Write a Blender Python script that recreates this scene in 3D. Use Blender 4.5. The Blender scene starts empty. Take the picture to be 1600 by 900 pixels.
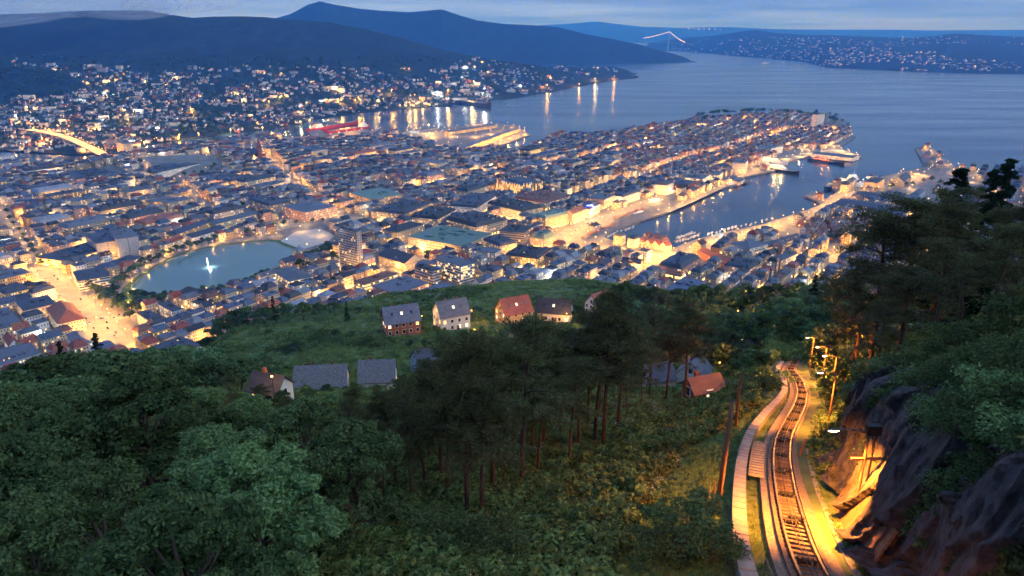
import bpy, bmesh, math, random
import numpy as np
from mathutils import Vector, Matrix
from mathutils.geometry import tessellate_polygon

S = bpy.context.scene
C = S.collection
R = math.radians
PITCH = R(19.4); CP, SP = math.cos(PITCH), math.sin(PITCH)
FPX, CAMZ = 1143.0, 300.0

# ------------------------------------------------------------------ camera
cam = bpy.data.cameras.new('camera')
cam.sensor_fit = 'HORIZONTAL'; cam.sensor_width = 36
cam.angle = 2 * math.atan(800 / FPX)
cam.clip_start = 0.5; cam.clip_end = 120000
camo = bpy.data.objects.new('camera', cam); C.objects.link(camo)
camo.location = (0, 0, CAMZ); camo.rotation_euler = (R(90) - PITCH, 0, 0)
S.camera = camo

# ------------------------------------------------------------------ sky, sun, exposure
SUN_EL, SUN_ROT = R(26), R(100)
W = bpy.data.worlds.new('World'); S.world = W; W.use_nodes = True
wn, wl = W.node_tree.nodes, W.node_tree.links
wn.clear()
sky = wn.new('ShaderNodeTexSky'); sky.sky_type = 'NISHITA'; sky.sun_disc = False
sky.sun_elevation = SUN_EL; sky.sun_rotation = SUN_ROT; sky.air_density = 1.6; sky.dust_density = 1.0; sky.ozone_density = 5.0
tc = wn.new('ShaderNodeTexCoord')
mp = wn.new('ShaderNodeMapping'); mp.inputs['Scale'].default_value = (2.2, 2.2, 42)
wl.new(tc.outputs['Generated'], mp.inputs['Vector'])
nz = wn.new('ShaderNodeTexNoise'); nz.inputs['Scale'].default_value = 1.3; nz.inputs['Detail'].default_value = 6; nz.inputs['Roughness'].default_value = 0.55
wl.new(mp.outputs[0], nz.inputs['Vector'])
cr = wn.new('ShaderNodeValToRGB')
cr.color_ramp.elements[0].position = 0.36; cr.color_ramp.elements[0].color = (0.34, 0.66, 1.6, 1)
cr.color_ramp.elements[1].position = 0.64; cr.color_ramp.elements[1].color = (0.90, 1.30, 2.25, 1)
wl.new(nz.outputs[0], cr.inputs[0])
mixs = wn.new('ShaderNodeMix'); mixs.data_type = 'RGBA'; mixs.inputs[0].default_value = 0.985   # overcast cloud cover over the clear sky
wl.new(sky.outputs[0], mixs.inputs[6]); wl.new(cr.outputs[0], mixs.inputs[7])
bg = wn.new('ShaderNodeBackground'); bg.inputs['Strength'].default_value = 0.15
wl.new(mixs.outputs[2], bg.inputs['Color'])
wo = wn.new('ShaderNodeOutputWorld'); wl.new(bg.outputs[0], wo.inputs['Surface'])

sun = bpy.data.lights.new('sun', 'SUN'); sun.energy = 0.75; sun.angle = R(75); sun.color = (0.80, 0.90, 1.0)
suno = bpy.data.objects.new('sun', sun); C.objects.link(suno)
sd = Vector((math.sin(SUN_ROT) * math.cos(SUN_EL), math.cos(SUN_ROT) * math.cos(SUN_EL), math.sin(SUN_EL)))
suno.rotation_euler = sd.to_track_quat('Z', 'Y').to_euler(); suno.location = (600, 100, 700)

S.view_settings.view_transform = 'Standard'; S.view_settings.look = 'None'
S.view_settings.exposure = 1.45; S.view_settings.gamma = 1.0; S.view_settings.use_curve_mapping = False
S.render.engine = 'CYCLES'
cy = S.cycles
cy.use_denoising = True
cy.max_bounces = 5; cy.diffuse_bounces = 3; cy.glossy_bounces = 2; cy.transmission_bounces = 2; cy.volume_bounces = 2; cy.transparent_max_bounces = 4
cy.sample_clamp_indirect = 3.0; cy.sample_clamp_direct = 40.0
cy.use_light_tree = True
cy.use_adaptive_sampling = True; cy.adaptive_threshold = 0.05; cy.adaptive_min_samples = 12
cy.caustics_reflective = False; cy.caustics_refractive = False
S.render.use_persistent_data = False

# ------------------------------------------------------------------ helpers
rng = np.random.default_rng(7)
rnd = random.Random(11)

def ray(px, py):
    a = (px - 800) / FPX; v = (450 - py) / FPX
    return a, CP + v * SP, -SP + v * CP
def gp(px, py, z=3.0):
    """point of the world at height z seen at a place in the photo"""
    a, f, d = ray(px, py); t = (CAMZ - z) / -d
    return np.array((a * t, f * t, z))
def proj(x, y, z):
    dz = z - CAMZ
    dep = y * CP - dz * SP; up = y * SP + dz * CP
    return 800 + FPX * x / dep, 450 - FPX * up / dep, dep

def mesh_obj(name, V, F, mats, parent=None, mi=None, smooth=False, link=True, col=None):
    me = bpy.data.meshes.new(name)
    V = np.asarray(V, dtype=np.float32).reshape(-1, 3)
    if isinstance(F, np.ndarray):
        n, k = F.shape
        me.vertices.add(len(V)); me.vertices.foreach_set('co', V.ravel())
        me.loops.add(n * k); me.loops.foreach_set('vertex_index', F.astype(np.int32).ravel())
        me.polygons.add(n); me.polygons.foreach_set('loop_start', np.arange(0, n * k, k, dtype=np.int32))
        me.update(calc_edges=True)
    else:
        me.from_pydata([tuple(v) for v in V.tolist()], [], F); me.update()
    for m in (mats if isinstance(mats, (list, tuple)) else [mats]): me.materials.append(m)
    if mi is not None: me.polygons.foreach_set('material_index', np.asarray(mi, dtype=np.int32))
    if smooth: me.polygons.foreach_set('use_smooth', np.ones(len(me.polygons), dtype=bool))
    if col is not None:
        at = me.attributes.new('Col', 'FLOAT_COLOR', 'FACE')
        c4 = np.ones((len(me.polygons), 4), dtype=np.float32); c4[:, :3] = col
        at.data.foreach_set('color', c4.ravel())
    o = bpy.data.objects.new(name, me)
    if link: C.objects.link(o)
    if parent is not None: o.parent = parent
    return o

class MB:
    """collects boxes, prisms, tubes"""
    def __init__(s): s.V = []; s.F = []
    def add(s, V, F):
        b = len(s.V); s.V += [tuple(v) for v in V]; s.F += [tuple(i + b for i in f) for f in F]; return s
    def box(s, x0, x1, y0, y1, z0, z1):
        return s.add([(x0,y0,z0),(x1,y0,z0),(x1,y1,z0),(x0,y1,z0),(x0,y0,z1),(x1,y0,z1),(x1,y1,z1),(x0,y1,z1)],
                     [(3,2,1,0),(4,5,6,7),(0,1,5,4),(1,2,6,5),(2,3,7,6),(3,0,4,7)])
    def tube(s, pts, rad, n=6, cap=True):
        pts = [Vector(p) for p in pts]
        if not hasattr(rad, '__len__'): rad = [rad] * len(pts)
        rings = []
        for i, p in enumerate(pts):
            t = (pts[min(i+1, len(pts)-1)] - pts[max(i-1, 0)]).normalized()
            a = t.cross(Vector((0, 0, 1)));
            if a.length < 1e-3: a = Vector((1, 0, 0))
            a.normalize(); b = t.cross(a)
            rings.append([p + (a * math.cos(6.28318*k/n) + b * math.sin(6.28318*k/n)) * rad[i] for k in range(n)])
        V = [v for r in rings for v in r]; F = []
        for i in range(len(pts)-1):
            for k in range(n): F.append((i*n+k, i*n+(k+1)%n, (i+1)*n+(k+1)%n, (i+1)*n+k))
        if cap: F.append(tuple(range(n))[::-1]); F.append(tuple((len(pts)-1)*n + k for k in range(n)))
        return s.add(V, F)
    def build(s, name, m, parent=None, smooth=False, link=True):
        return mesh_obj(name, s.V, s.F, m, parent, smooth=smooth, link=link)

def empty(name, loc=(0, 0, 0), rz=0.0):
    o = bpy.data.objects.new(name, None); C.objects.link(o); o.empty_display_size = 0.5
    o.location = loc; o.rotation_euler = (0, 0, rz); return o
def tag(o, label=None, cat=None, group=None, kind=None):
    if label: o['label'] = label
    if cat: o['category'] = cat
    if group: o['group'] = group
    if kind: o['kind'] = kind
    return o
def copy_tree(o, parent=None):
    c = o.copy(); C.objects.link(c); c.parent = parent
    for ch in list(o.children): copy_tree(ch, c)
    return c
ONES = ['', 'first', 'second', 'third', 'fourth', 'fifth', 'sixth', 'seventh', 'eighth', 'ninth', 'tenth', 'eleventh', 'twelfth', 'thirteenth',
        'fourteenth', 'fifteenth', 'sixteenth', 'seventeenth', 'eighteenth', 'nineteenth']
TENS = {2: 'twent', 3: 'thirt', 4: 'fort', 5: 'fift', 6: 'sixt', 7: 'sevent', 8: 'eight', 9: 'ninet'}
def ordn(n):
    if n < 20: return ONES[n]
    if n >= 100: return 'hundred-and-' + ordn(n - 100) if n > 100 else 'hundredth'
    return TENS[n // 10] + ('ieth' if n % 10 == 0 else 'y-' + ONES[n % 10])
def label_in_order(objs, make, key=None):
    """objs: [(thing, px)] -> label by order from the left of the view"""
    for i, (o, _) in enumerate(sorted(objs, key=lambda q: q[1])): o['label'] = make(ordn(i + 1), o)

# ------------------------------------------------------------------ materials
def new_mat(name):
    m = bpy.data.materials.new(name); m.use_nodes = True
    nt = m.node_tree; b = nt.nodes['Principled BSDF']
    return m, nt, b
def mat(name, color, rough=0.8, var=0.25, scale=0.5, detail=4, bump=0.0, objvar=0.0, metallic=0.0, attr=False, color2=None, coord='Object', spec=0.3, stretch=None):
    """base colour broken up by noise (wear, grain) and, if asked, varied per object"""
    m, nt, b = new_mat(name); n, l = nt.nodes, nt.links
    b.inputs['Roughness'].default_value = rough; b.inputs['Metallic'].default_value = metallic
    b.inputs['Specular IOR Level'].default_value = spec
    t = n.new('ShaderNodeTexCoord'); no = n.new('ShaderNodeTexNoise')
    no.inputs['Scale'].default_value = scale; no.inputs['Detail'].default_value = detail; no.inputs['Roughness'].default_value = 0.6
    src = t.outputs[coord] if coord != 'Position' else n.new('ShaderNodeNewGeometry').outputs['Position']
    if stretch:
        q = n.new('ShaderNodeMapping'); q.inputs['Scale'].default_value = stretch; l.new(src, q.inputs[0]); src = q.outputs[0]
    l.new(src, no.inputs['Vector'])
    mx = n.new('ShaderNodeMix'); mx.data_type = 'RGBA'
    ramp = n.new('ShaderNodeMapRange'); ramp.inputs[1].default_value = 0.3; ramp.inputs[2].default_value = 0.7
    l.new(no.outputs[0], ramp.inputs[0]); l.new(ramp.outputs[0], mx.inputs[0])
    c1 = tuple(c * (1 - var) for c in color); c2 = color2 or tuple(min(1, c * (1 + var)) for c in color)
    mx.inputs[6].default_value = (*c1, 1); mx.inputs[7].default_value = (*c2, 1)
    out = mx.outputs[2]
    if attr:
        a = n.new('ShaderNodeAttribute'); a.attribute_name = 'Col'
        mm = n.new('ShaderNodeMix'); mm.data_type = 'RGBA'; mm.blend_type = 'MULTIPLY'; mm.inputs[0].default_value = 1
        l.new(out, mm.inputs[6]); l.new(a.outputs['Color'], mm.inputs[7]); out = mm.outputs[2]
    if objvar:
        oi = n.new('ShaderNodeObjectInfo'); hs = n.new('ShaderNodeHueSaturation')
        r2 = n.new('ShaderNodeMapRange'); r2.inputs[3].default_value = 1 - objvar; r2.inputs[4].default_value = 1 + objvar
        r3 = n.new('ShaderNodeMapRange'); r3.inputs[3].default_value = 0.5 - objvar * 0.06; r3.inputs[4].default_value = 0.5 + objvar * 0.06
        l.new(oi.outputs['Random'], r2.inputs[0]); l.new(oi.outputs['Random'], r3.inputs[0])
        l.new(r2.outputs[0], hs.inputs['Value']); l.new(r3.outputs[0], hs.inputs['Hue']); l.new(out, hs.inputs['Color']); out = hs.outputs[0]
    l.new(out, b.inputs['Base Color'])
    if bump:
        bp = n.new('ShaderNodeBump'); bp.inputs['Strength'].default_value = bump; bp.inputs['Distance'].default_value = 0.3 / max(scale, 1e-3) * 0.3
        l.new(no.outputs[0], bp.inputs['Height']); l.new(bp.outputs[0], b.inputs['Normal'])
    return m
def glow(name, color, strength, sample=False):
    m, nt, b = new_mat(name)
    b.inputs['Base Color'].default_value = (*[c * 0.6 for c in color], 1)
    b.inputs['Emission Color'].default_value = (*color, 1); b.inputs['Emission Strength'].default_value = strength
    m.cycles.emission_sampling = 'AUTO' if sample else 'NONE'
    return m
def leafmat(name, c1, c2, objvar=0.25, trans=0.35, scale=0.35):
    m, nt, b = new_mat(name); n, l = nt.nodes, nt.links
    n.remove(b); o = n['Material Output']
    t = n.new('ShaderNodeTexCoord'); no = n.new('ShaderNodeTexNoise'); no.inputs['Scale'].default_value = scale; no.inputs['Detail'].default_value = 5
    l.new(t.outputs['Object'], no.inputs[0])
    gi = n.new('ShaderNodeNewGeometry'); ad = n.new('ShaderNodeMath'); ad.operation = 'MULTIPLY_ADD'; ad.inputs[1].default_value = 0.45
    l.new(gi.outputs['Random Per Island'], ad.inputs[0]); l.new(no.outputs[0], ad.inputs[2])
    mr = n.new('ShaderNodeMapRange'); mr.inputs[1].default_value = 0.4; mr.inputs[2].default_value = 1.0; l.new(ad.outputs[0], mr.inputs[0])
    mx = n.new('ShaderNodeMix'); mx.data_type = 'RGBA'; mx.inputs[6].default_value = (*c1, 1); mx.inputs[7].default_value = (*c2, 1); l.new(mr.outputs[0], mx.inputs[0])
    oi = n.new('ShaderNodeObjectInfo'); hs = n.new('ShaderNodeHueSaturation')
    r2 = n.new('ShaderNodeMapRange'); r2.inputs[3].default_value = 1 - objvar; r2.inputs[4].default_value = 1 + objvar; l.new(oi.outputs['Random'], r2.inputs[0])
    r3 = n.new('ShaderNodeMapRange'); r3.inputs[3].default_value = 0.48; r3.inputs[4].default_value = 0.515; l.new(oi.outputs['Random'], r3.inputs[0])
    l.new(r2.outputs[0], hs.inputs['Value']); l.new(r3.outputs[0], hs.inputs['Hue']); l.new(mx.outputs[2], hs.inputs['Color'])
    d = n.new('ShaderNodeBsdfDiffuse'); tr = n.new('ShaderNodeBsdfTranslucent'); ms = n.new('ShaderNodeMixShader'); ms.inputs[0].default_value = trans
    l.new(hs.outputs[0], d.inputs[0]); l.new(hs.outputs[0], tr.inputs[0]); l.new(d.outputs[0], ms.inputs[1]); l.new(tr.outputs[0], ms.inputs[2])
    l.new(ms.outputs[0], o.inputs['Surface'])
    return m
# ------------------------------------------------------------------ the lie of the land
def vnoise(x, y, seed=0):
    """smooth value noise, vectorised"""
    x = np.asarray(x, dtype=np.float64); y = np.asarray(y, dtype=np.float64)
    xi = np.floor(x).astype(np.int64); yi = np.floor(y).astype(np.int64); xf = x - xi; yf = y - yi
    def h(a, b):
        n = (a * 374761393 + b * 668265263 + seed * 974711) & 0x7fffffff
        n = ((n ^ (n >> 13)) * 1274126177) & 0x7fffffff
        return ((n ^ (n >> 16)) & 0xffff) / 65535.0
    u = xf * xf * (3 - 2 * xf); v = yf * yf * (3 - 2 * yf)
    return (h(xi, yi) * (1 - u) + h(xi + 1, yi) * u) * (1 - v) + (h(xi, yi + 1) * (1 - u) + h(xi + 1, yi + 1) * u) * v
def fbm(x, y, seed=0, octv=4):
    s = 0; a = 0.5
    for k in range(octv):
        s = s + a * (vnoise(x * 2 ** k, y * 2 ** k, seed + k) - 0.5); a *= 0.5
    return s
def sstep(a, b, x):
    t = np.clip((x - a) / (b - a), 0, 1); return t * t * (3 - 2 * t)

SLOPE, Z0 = 0.375, 289.0
def plane_hit(px, py):
    a, f, d = ray(px, py); t = (CAMZ - Z0) / (-d - SLOPE * f); return a * t, f * t
TRACKPX = [(1262, 900), (1248, 862), (1237.6, 824.6), (1229, 787), (1221.6, 749), (1220, 711), (1224.7, 685), (1239, 658), (1250, 635.6), (1253.5, 616.7), (1248, 598), (1234, 580)]
tp = [plane_hit(*p) for p in TRACKPX]
tp = [(tp[0][0] - 2.5, tp[0][1] - 12)] + tp
tp.append((tp[-1][0] + 14.0, tp[-1][1] + 30)); tp.append((tp[-1][0] + 60.0, tp[-1][1] + 150))
TX = np.array([p[0] for p in tp]); TY = np.array([p[1] for p in tp])
def track_x(y): return np.interp(y, TY, TX)
RIDGE_A = [-1.3, -0.77, -0.571, -0.445, -0.38, -0.281, -0.185, 0, 0.09, 0.25, 0.5, 1.3]
RIDGE_Y = [70, 91, 161, 232, 305, 345, 356, 378, 378, 380, 360, 330]
RIDGE_B = [-12, -4, 0, 0, 1, 6, 12, 19, 20, 15, 8, 8]
def terrain(x, y):
    x = np.asarray(x, dtype=np.float64); y = np.asarray(y, dtype=np.float64)
    az = x / np.maximum(y + 4, 4.0)
    yr = np.interp(az, RIDGE_A, RIDGE_Y); b = np.interp(az, RIDGE_A, RIDGE_B)
    q = np.clip(y / yr, 0, 1.2)
    z = Z0 - SLOPE * y + b * q ** 4.5
    over = np.maximum(y - yr, 0); z = z - over * over / (over + 60) * 0.42
    left = np.maximum(-x - 8, 0); z = z - 0.16 * left * sstep(140, 40, y)
    d = x - track_x(y)
    z = z - 14.5 * np.exp(-((y - 175) / 72) ** 2) * sstep(-4.5, -13, d)
    rise = 5.2 * sstep(3.3, 5.6, d) * sstep(64, 40, y) + 2.2 * sstep(3.0, 9.0, d) * sstep(40, 64, y) * sstep(170, 110, y) + 0.5 * np.clip(d - 4.5, 0, 34) * sstep(260, 90, y)
    z = z + rise
    far = sstep(3.5, 14, np.abs(d + 1.0))
    z = z + far * (1.6 * fbm(x / 14, y / 14, 3) + sstep(40, 160, y) * 7 * fbm(x / 60, y / 60, 9))
    z = z - 0.9 * sstep(-3.5, -9, d) * sstep(120, 70, y)
    return z
def th(x, y): return float(terrain(x, y))
def thit(px, py, tmax=900):
    """first place where a line of sight meets the hillside"""
    a, f, d = ray(px, py); t = np.linspace(6, tmax, 1800)
    g = CAMZ + d * t - terrain(a * t, f * t); k = np.argmax(g < 0)
    if g[k] >= 0: k = len(t) - 1
    return a * t[k], f * t[k], CAMZ + d * t[k]

# ridge table of the mountain across the fjord: per azimuth (x / y) the foot and crest
def azpx(px, py=80): a, f, d = ray(px, py); return a / f
def crest(px, py, y): a, f, d = ray(px, py); return CAMZ + d * (y / f)
class Range_:
    def __init__(s, pts, ybase, ycrest, power=1.0, back=0.25, seed=0, amp=14, sc=300, mid=None):
        s.az = np.array([azpx(p[0], p[1]) for p in pts]); s.yb = np.interp(s.az, [azpx(a) for a, _ in ybase], [b for _, b in ybase])
        s.yc = np.interp(s.az, [azpx(a) for a, _ in ycrest], [b for _, b in ycrest])
        s.zc = np.array([crest(p[0], p[1], y) for p, y in zip(pts, s.yc)])
        s.p, s.back, s.seed, s.amp, s.sc, s.mid = power, back, seed, amp, sc, mid
    def h(s, x, y):
        x = np.asarray(x, dtype=np.float64); y = np.asarray(y, dtype=np.float64); az = x / y
        yb = np.interp(az, s.az, s.yb); yc = np.interp(az, s.az, s.yc); zc = np.interp(az, s.az, s.zc)
        edge = sstep(s.az[0] - 0.02, s.az[0] + 0.001, az) * sstep(s.az[-1] + 0.02, s.az[-1] - 0.001, az)
        q = (y - yb) / (yc - yb); qq = np.clip(q, 0, 1)
        if s.mid: prof = np.interp(qq, [0, s.mid[0], 1], [0, s.mid[1], 1])
        else: prof = qq ** s.p
        z = 2.5 + (zc - 2.5) * prof
        z = z - np.maximum(y - yc, 0) * s.back
        z = z + (s.amp * fbm(x / s.sc, y / s.sc, s.seed, 5)) * np.clip(q * 4, 0, 1) * np.clip(np.maximum(1 - q, 0) * 3 + 0.12, 0, 1)
        return np.where(q < 0, -3.0 + 0 * z, z * edge - 6 * (1 - edge))
A_pts = [(-420, 60), (-150, 34), (0, 22), (100, 18), (180, 15), (230, 16), (265, 22), (300, 27), (380, 25), (450, 30), (520, 35), (560, 43), (600, 52), (640, 62), (680, 74), (720, 83), (760, 91), (800, 97), (850, 103), (900, 106), (940, 104), (985, 113)]
MA = Range_(A_pts, [(-420, 2300), (0, 2300), (250, 2480), (500, 2760), (700, 3200), (800, 3500), (870, 3950), (985, 5000)],
            [(-420, 4400), (300, 4200), (560, 4300), (720, 4400), (850, 4900), (985, 5600)], seed=5, amp=60, sc=420, mid=(0.5, 0.40))
B_pts = [(-420, 70), (-200, 92), (0, 103), (60, 106), (100, 112), (130, 128), (150, 150)]
MB_ = Range_(B_pts, [(-420, 2350), (150, 2600)], [(-420, 3100), (150, 2900)], seed=15, amp=20, sc=200, back=0.45)
L_pts = [(380, 32), (430, 28), (455, 21), (480, 7), (500, 1), (520, 6), (560, 13), (600, 17), (640, 19), (690, 14), (720, 24), (745, 31), (790, 37), (830, 39), (870, 42), (920, 54), (960, 61), (1000, 69), (1040, 80), (1070, 89), (1080, 95)]
ML = Range_(L_pts, [(380, 6300), (900, 7000), (1080, 7600)], [(380, 8200), (1080, 8100)], seed=25, amp=34, sc=700, mid=(0.45, 0.42))
K_pts = [(1020, 66), (1070, 58), (1110, 56), (1150, 50), (1180, 46), (1210, 51), (1260, 54), (1300, 55), (1360, 57), (1420, 59), (1460, 56), (1490, 52), (1530, 54), (1570, 56), (1620, 58), (1750, 52), (1950, 60)]
MK = Range_(K_pts, [(1020, 12500), (1090, 11300), (1150, 9600), (1210, 8600), (1265, 7600), (1290, 6600), (1400, 6000), (1500, 5700), (1600, 5550), (1950, 5200)],
            [(1020, 14000), (1200, 11500), (1300, 10200), (1500, 9400), (1950, 9000)], seed=35, amp=34, sc=500, power=0.75)
N_pts = [(690, 52), (800, 42), (860, 38), (900, 36), (930, 33), (960, 37), (1000, 41), (1060, 43), (1130, 42), (1200, 45), (1330, 46), (1450, 47), (1700, 46)]
MN = Range_(N_pts, [(690, 21000), (1700, 19000)], [(690, 24000), (1700, 23000)], seed=45, amp=20, sc=1500, power=0.8)
# low mounds inside the town
MOUNDS = []
def mound(px, py, rx, ry, h, ang=0.0):
    c = gp(px, py, 3); MOUNDS.append((c[0], c[1], rx, ry, h, ang))
mound(1190, 189, 262, 190, 24, R(4))      # the peninsula's back
mound(1065, 206, 280, 140, 16, R(14))
mound(280, 262, 240, 150, 22, R(0))       # university hill
mound(430, 255, 180, 140, 18, R(0))
def mounds(x, y):
    z = np.full(np.shape(x), 2.6)
    for cx, cy_, rx, ry, h, a in MOUNDS:
        dx, dy = np.asarray(x) - cx, np.asarray(y) - cy_
        u = (dx * math.cos(a) + dy * math.sin(a)) / rx; v = (-dx * math.sin(a) + dy * math.cos(a)) / ry
        z = np.maximum(z, 2.2 + h * np.maximum(0, 1 - u * u - v * v) ** 0.8 - 0.0)
    return z
def ground_z(x, y):
    z = np.maximum(3.0, mounds(x, y))
    if np.ndim(x) == 0:
        if y < 900: z = max(float(z), float(terrain(x, y)))
        if y > 2000: z = max(float(z), float(MA.h(x, y)), float(MB_.h(x, y)))
        if y > 4500: z = max(float(z), float(MK.h(x, y)))
        return float(z)
    z = np.maximum(z, np.where(np.asarray(y) < 900, terrain(x, y), -9))
    z = np.maximum(z, np.where(np.asarray(y) > 2000, np.maximum(MA.h(x, np.maximum(y, 1)), MB_.h(x, np.maximum(y, 1))), -9))
    return np.maximum(z, np.where(np.asarray(y) > 4500, MK.h(x, np.maximum(y, 1)), -9))

def grid_mesh(name, X, Y, Z, m, smooth=True):
    n, k = X.shape
    V = np.stack([X, Y, Z], -1).reshape(-1, 3)
    i = np.arange(n * k).reshape(n, k)
    F = np.stack([i[:-1, :-1], i[:-1, 1:], i[1:, 1:], i[1:, :-1]], -1).reshape(-1, 4)
    return tag(mesh_obj(name, V, F, m, smooth=smooth), kind='structure')

M = {}
M['soil'] = mat('hillside_soil', (0.085, 0.125, 0.045), 0.95, 0.5, 0.35, 5, bump=0.6, coord='Position')
M['forest'] = mat('forested_slope', (0.008, 0.017, 0.013), 0.95, 0.55, 0.012, 6, bump=0.9, coord='Position')
M['street'] = mat('street_paving', (0.17, 0.165, 0.16), 0.75, 0.3, 0.06, 8, coord='Position')
M['quay'] = mat('quay_stone', (0.22, 0.21, 0.20), 0.8, 0.25, 0.08, 6, coord='Position')

# hillside under the camera
def build_hillside():
    ys = np.concatenate([np.linspace(-6, 60, 130), 60 + 760 * np.linspace(0.004, 1, 190) ** 1.6])
    az = np.concatenate([np.linspace(-1.9, -0.1, 110), np.linspace(-0.09, 0.95, 190), np.linspace(0.97, 2.2, 40)])
    Yg, Ag = np.meshgrid(ys, az, indexing='ij')
    Xg = Ag * (Yg + 14)
    return grid_mesh('hillside', Xg, Yg, terrain(Xg, Yg), M['soil'])
build_hillside()

def build_range(name, r, a0, a1, y0, y1, na, ny, m):
    az = np.linspace(a0, a1, na); ys = np.linspace(0, 1, ny)
    Ag, Q = np.meshgrid(az, ys, indexing='ij'); Yg = y0 + (y1 - y0) * Q; Xg = Ag * Yg
    return grid_mesh(name, Xg, Yg, r.h(Xg, Yg), m)
build_range('mountain', MA, azpx(-420), azpx(1000), 2200, 6200, 260, 130, M['forest'])
build_range('mountain', MB_, azpx(-420), azpx(165), 2250, 3500, 90, 60, M['forest'])
build_range('mountain', ML, azpx(370), azpx(1095), 6200, 9500, 220, 90, M['forest'])
build_range('island_hills', MK, azpx(1010), azpx(1960), 5000, 15000, 220, 110, M['forest'])
build_range('island_hills', MN, azpx(680), azpx(1710), 18500, 27000, 140, 40, M['forest'])
for cx, cy_, rx, ry, h, a in MOUNDS:
    rr = np.linspace(0, 1.02, 14); tt = np.linspace(0, 2 * math.pi, 41); T_, R_ = np.meshgrid(tt, rr)
    X = cx + R_ * np.cos(T_) * rx * math.cos(a) - R_ * np.sin(T_) * ry * math.sin(a); Y = cy_ + R_ * np.cos(T_) * rx * math.sin(a) + R_ * np.sin(T_) * ry * math.cos(a)
    grid_mesh('hill', X, Y, 2.2 + h * np.maximum(0, 1 - R_ ** 2) ** 0.8, M['street'])

# water
def water_mat(name, base, rough, sc, bump):
    m, nt, b = new_mat(name); n, l = nt.nodes, nt.links
    b.inputs['Base Color'].default_value = (*base, 1); b.inputs['Roughness'].default_value = rough; b.inputs['IOR'].default_value = 1.33
    g = n.new('ShaderNodeNewGeometry'); no = n.new('ShaderNodeTexNoise'); no.inputs['Scale'].default_value = sc; no.inputs['Detail'].default_value = 5
    l.new(g.outputs['Position'], no.inputs[0])
    n2 = n.new('ShaderNodeTexNoise'); n2.inputs['Scale'].default_value = 0.004; n2.inputs['Detail'].default_value = 3
    mp_ = n.new('ShaderNodeMapping'); mp_.inputs['Scale'].default_value = (0.35, 1.6, 1); mp_.inputs['Rotation'].default_value = (0, 0, 0.25); l.new(g.outputs['Position'], mp_.inputs[0]); l.new(mp_.outputs[0], n2.inputs[0])
    mr = n.new('ShaderNodeMapRange'); mr.inputs[1].default_value = 0.35; mr.inputs[2].default_value = 0.7; mr.inputs[3].default_value = rough * 0.75; mr.inputs[4].default_value = rough * 1.35
    l.new(n2.outputs[0], mr.inputs[0]); l.new(mr.outputs[0], b.inputs['Roughness'])
    bp = n.new('ShaderNodeBump'); bp.inputs['Strength'].default_value = bump; bp.inputs['Distance'].default_value = 0.25
    l.new(no.outputs[0], bp.inputs['Height']); l.new(bp.outputs[0], b.inputs['Normal'])
    return m
M['sea'] = water_mat('sea_water', (0.008, 0.028, 0.065), 0.2, 0.12, 0.5)
M['lake'] = water_mat('lake_water', (0.11, 0.19, 0.19), 0.16, 0.2, 0.25)
ws = 90000
tag(mesh_obj('fjord_water', [(-ws, -2000, 0), (ws, -2000, 0), (ws, ws, 0), (-ws, ws, 0)], [(0, 1, 2, 3)], M['sea']), kind='structure')

SHORE = [(-900, 262), (0, 250), (60, 256), (130, 262), (185, 250), (250, 237), (330, 227), (420, 217), (488, 214), (482, 207), (500, 203), (508, 211), (575, 203), (586, 213), (640, 206), (700, 200), (778, 193), (806, 198), (828, 212), (772, 233), (800, 243), (845, 226), (868, 212), (900, 216), (960, 213),
         (1010, 208), (1060, 196), (1110, 182), (1160, 178), (1210, 177), (1290, 177), (1318, 188), (1333, 206), (1335, 216), (1312, 230), (1318, 236), (1347, 246), (1330, 251), (1268, 245), (1252, 249), (1228, 256), (1190, 258), (1212, 268), (1160, 279), (1172, 286), (1124, 297), (1076, 318), (1040, 335), (1000, 347), (958, 364), (943, 374), (958, 379),
         (996, 381), (1000, 386), (1050, 392), (1066, 384), (1090, 376), (1130, 366), (1195, 352), (1262, 330), (1285, 321), (1256, 308), (1268, 301), (1290, 313), (1308, 302), (1290, 292), (1294, 288), (1340, 287), (1385, 276), (1432, 266), (1445, 262), (1430, 233), (1452, 229), (1492, 262), (1540, 270), (1640, 270), (2000, 262)]
FAR_SHORE = [(-900, 226), (0, 236), (60, 240), (130, 243), (180, 236), (250, 223), (330, 213), (400, 204), (470, 194), (488, 187), (505, 184), (560, 177), (600, 172), (660, 168), (705, 165), (712, 160), (765, 162), (768, 154), (800, 151), (868, 143), (882, 133), (930, 124), (982, 118), (985, 112), (960, 104), (900, 104), (780, 108), (-900, 108)]
def poly_land(name, pts, z, m, zb=-3):
    n = len(pts); V = [(p[0], p[1], z) for p in pts] + [(p[0], p[1], zb) for p in pts]
    F = [tuple(t) for t in tessellate_polygon([[Vector((p[0], p[1], 0)) for p in pts]])]
    F2 = []
    for f in F:
        a, b, c = (Vector(V[i]) for i in f)
        F2.append(f if (b - a).cross(c - a).z > 0 else f[::-1])
    F2 += [(i, (i + 1) % n, n + (i + 1) % n, n + i) for i in range(n)]
    return tag(mesh_obj(name, V, F2, m), kind='structure')
shore_w = [gp(*p, 0.0) for p in SHORE]
city_poly = [(p[0], p[1]) for p in shore_w] + [(1500, 300), (300, 150), (-900, 150), (-3200, 600)]
far_poly = [tuple(gp(*p, 0.0)[:2]) for p in FAR_SHORE]
poly_land('city_ground', city_poly, 3.0, M['street'])
poly_land('far_shore_ground', far_poly, 2.6, M['forest'])
LAKEPX = [(203, 455), (207, 444), (240, 420), (285, 397), (350, 383), (430, 376), (441, 385), (466, 391), (455, 405), (420, 424), (380, 440), (300, 458), (240, 463), (214, 461)]
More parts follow.
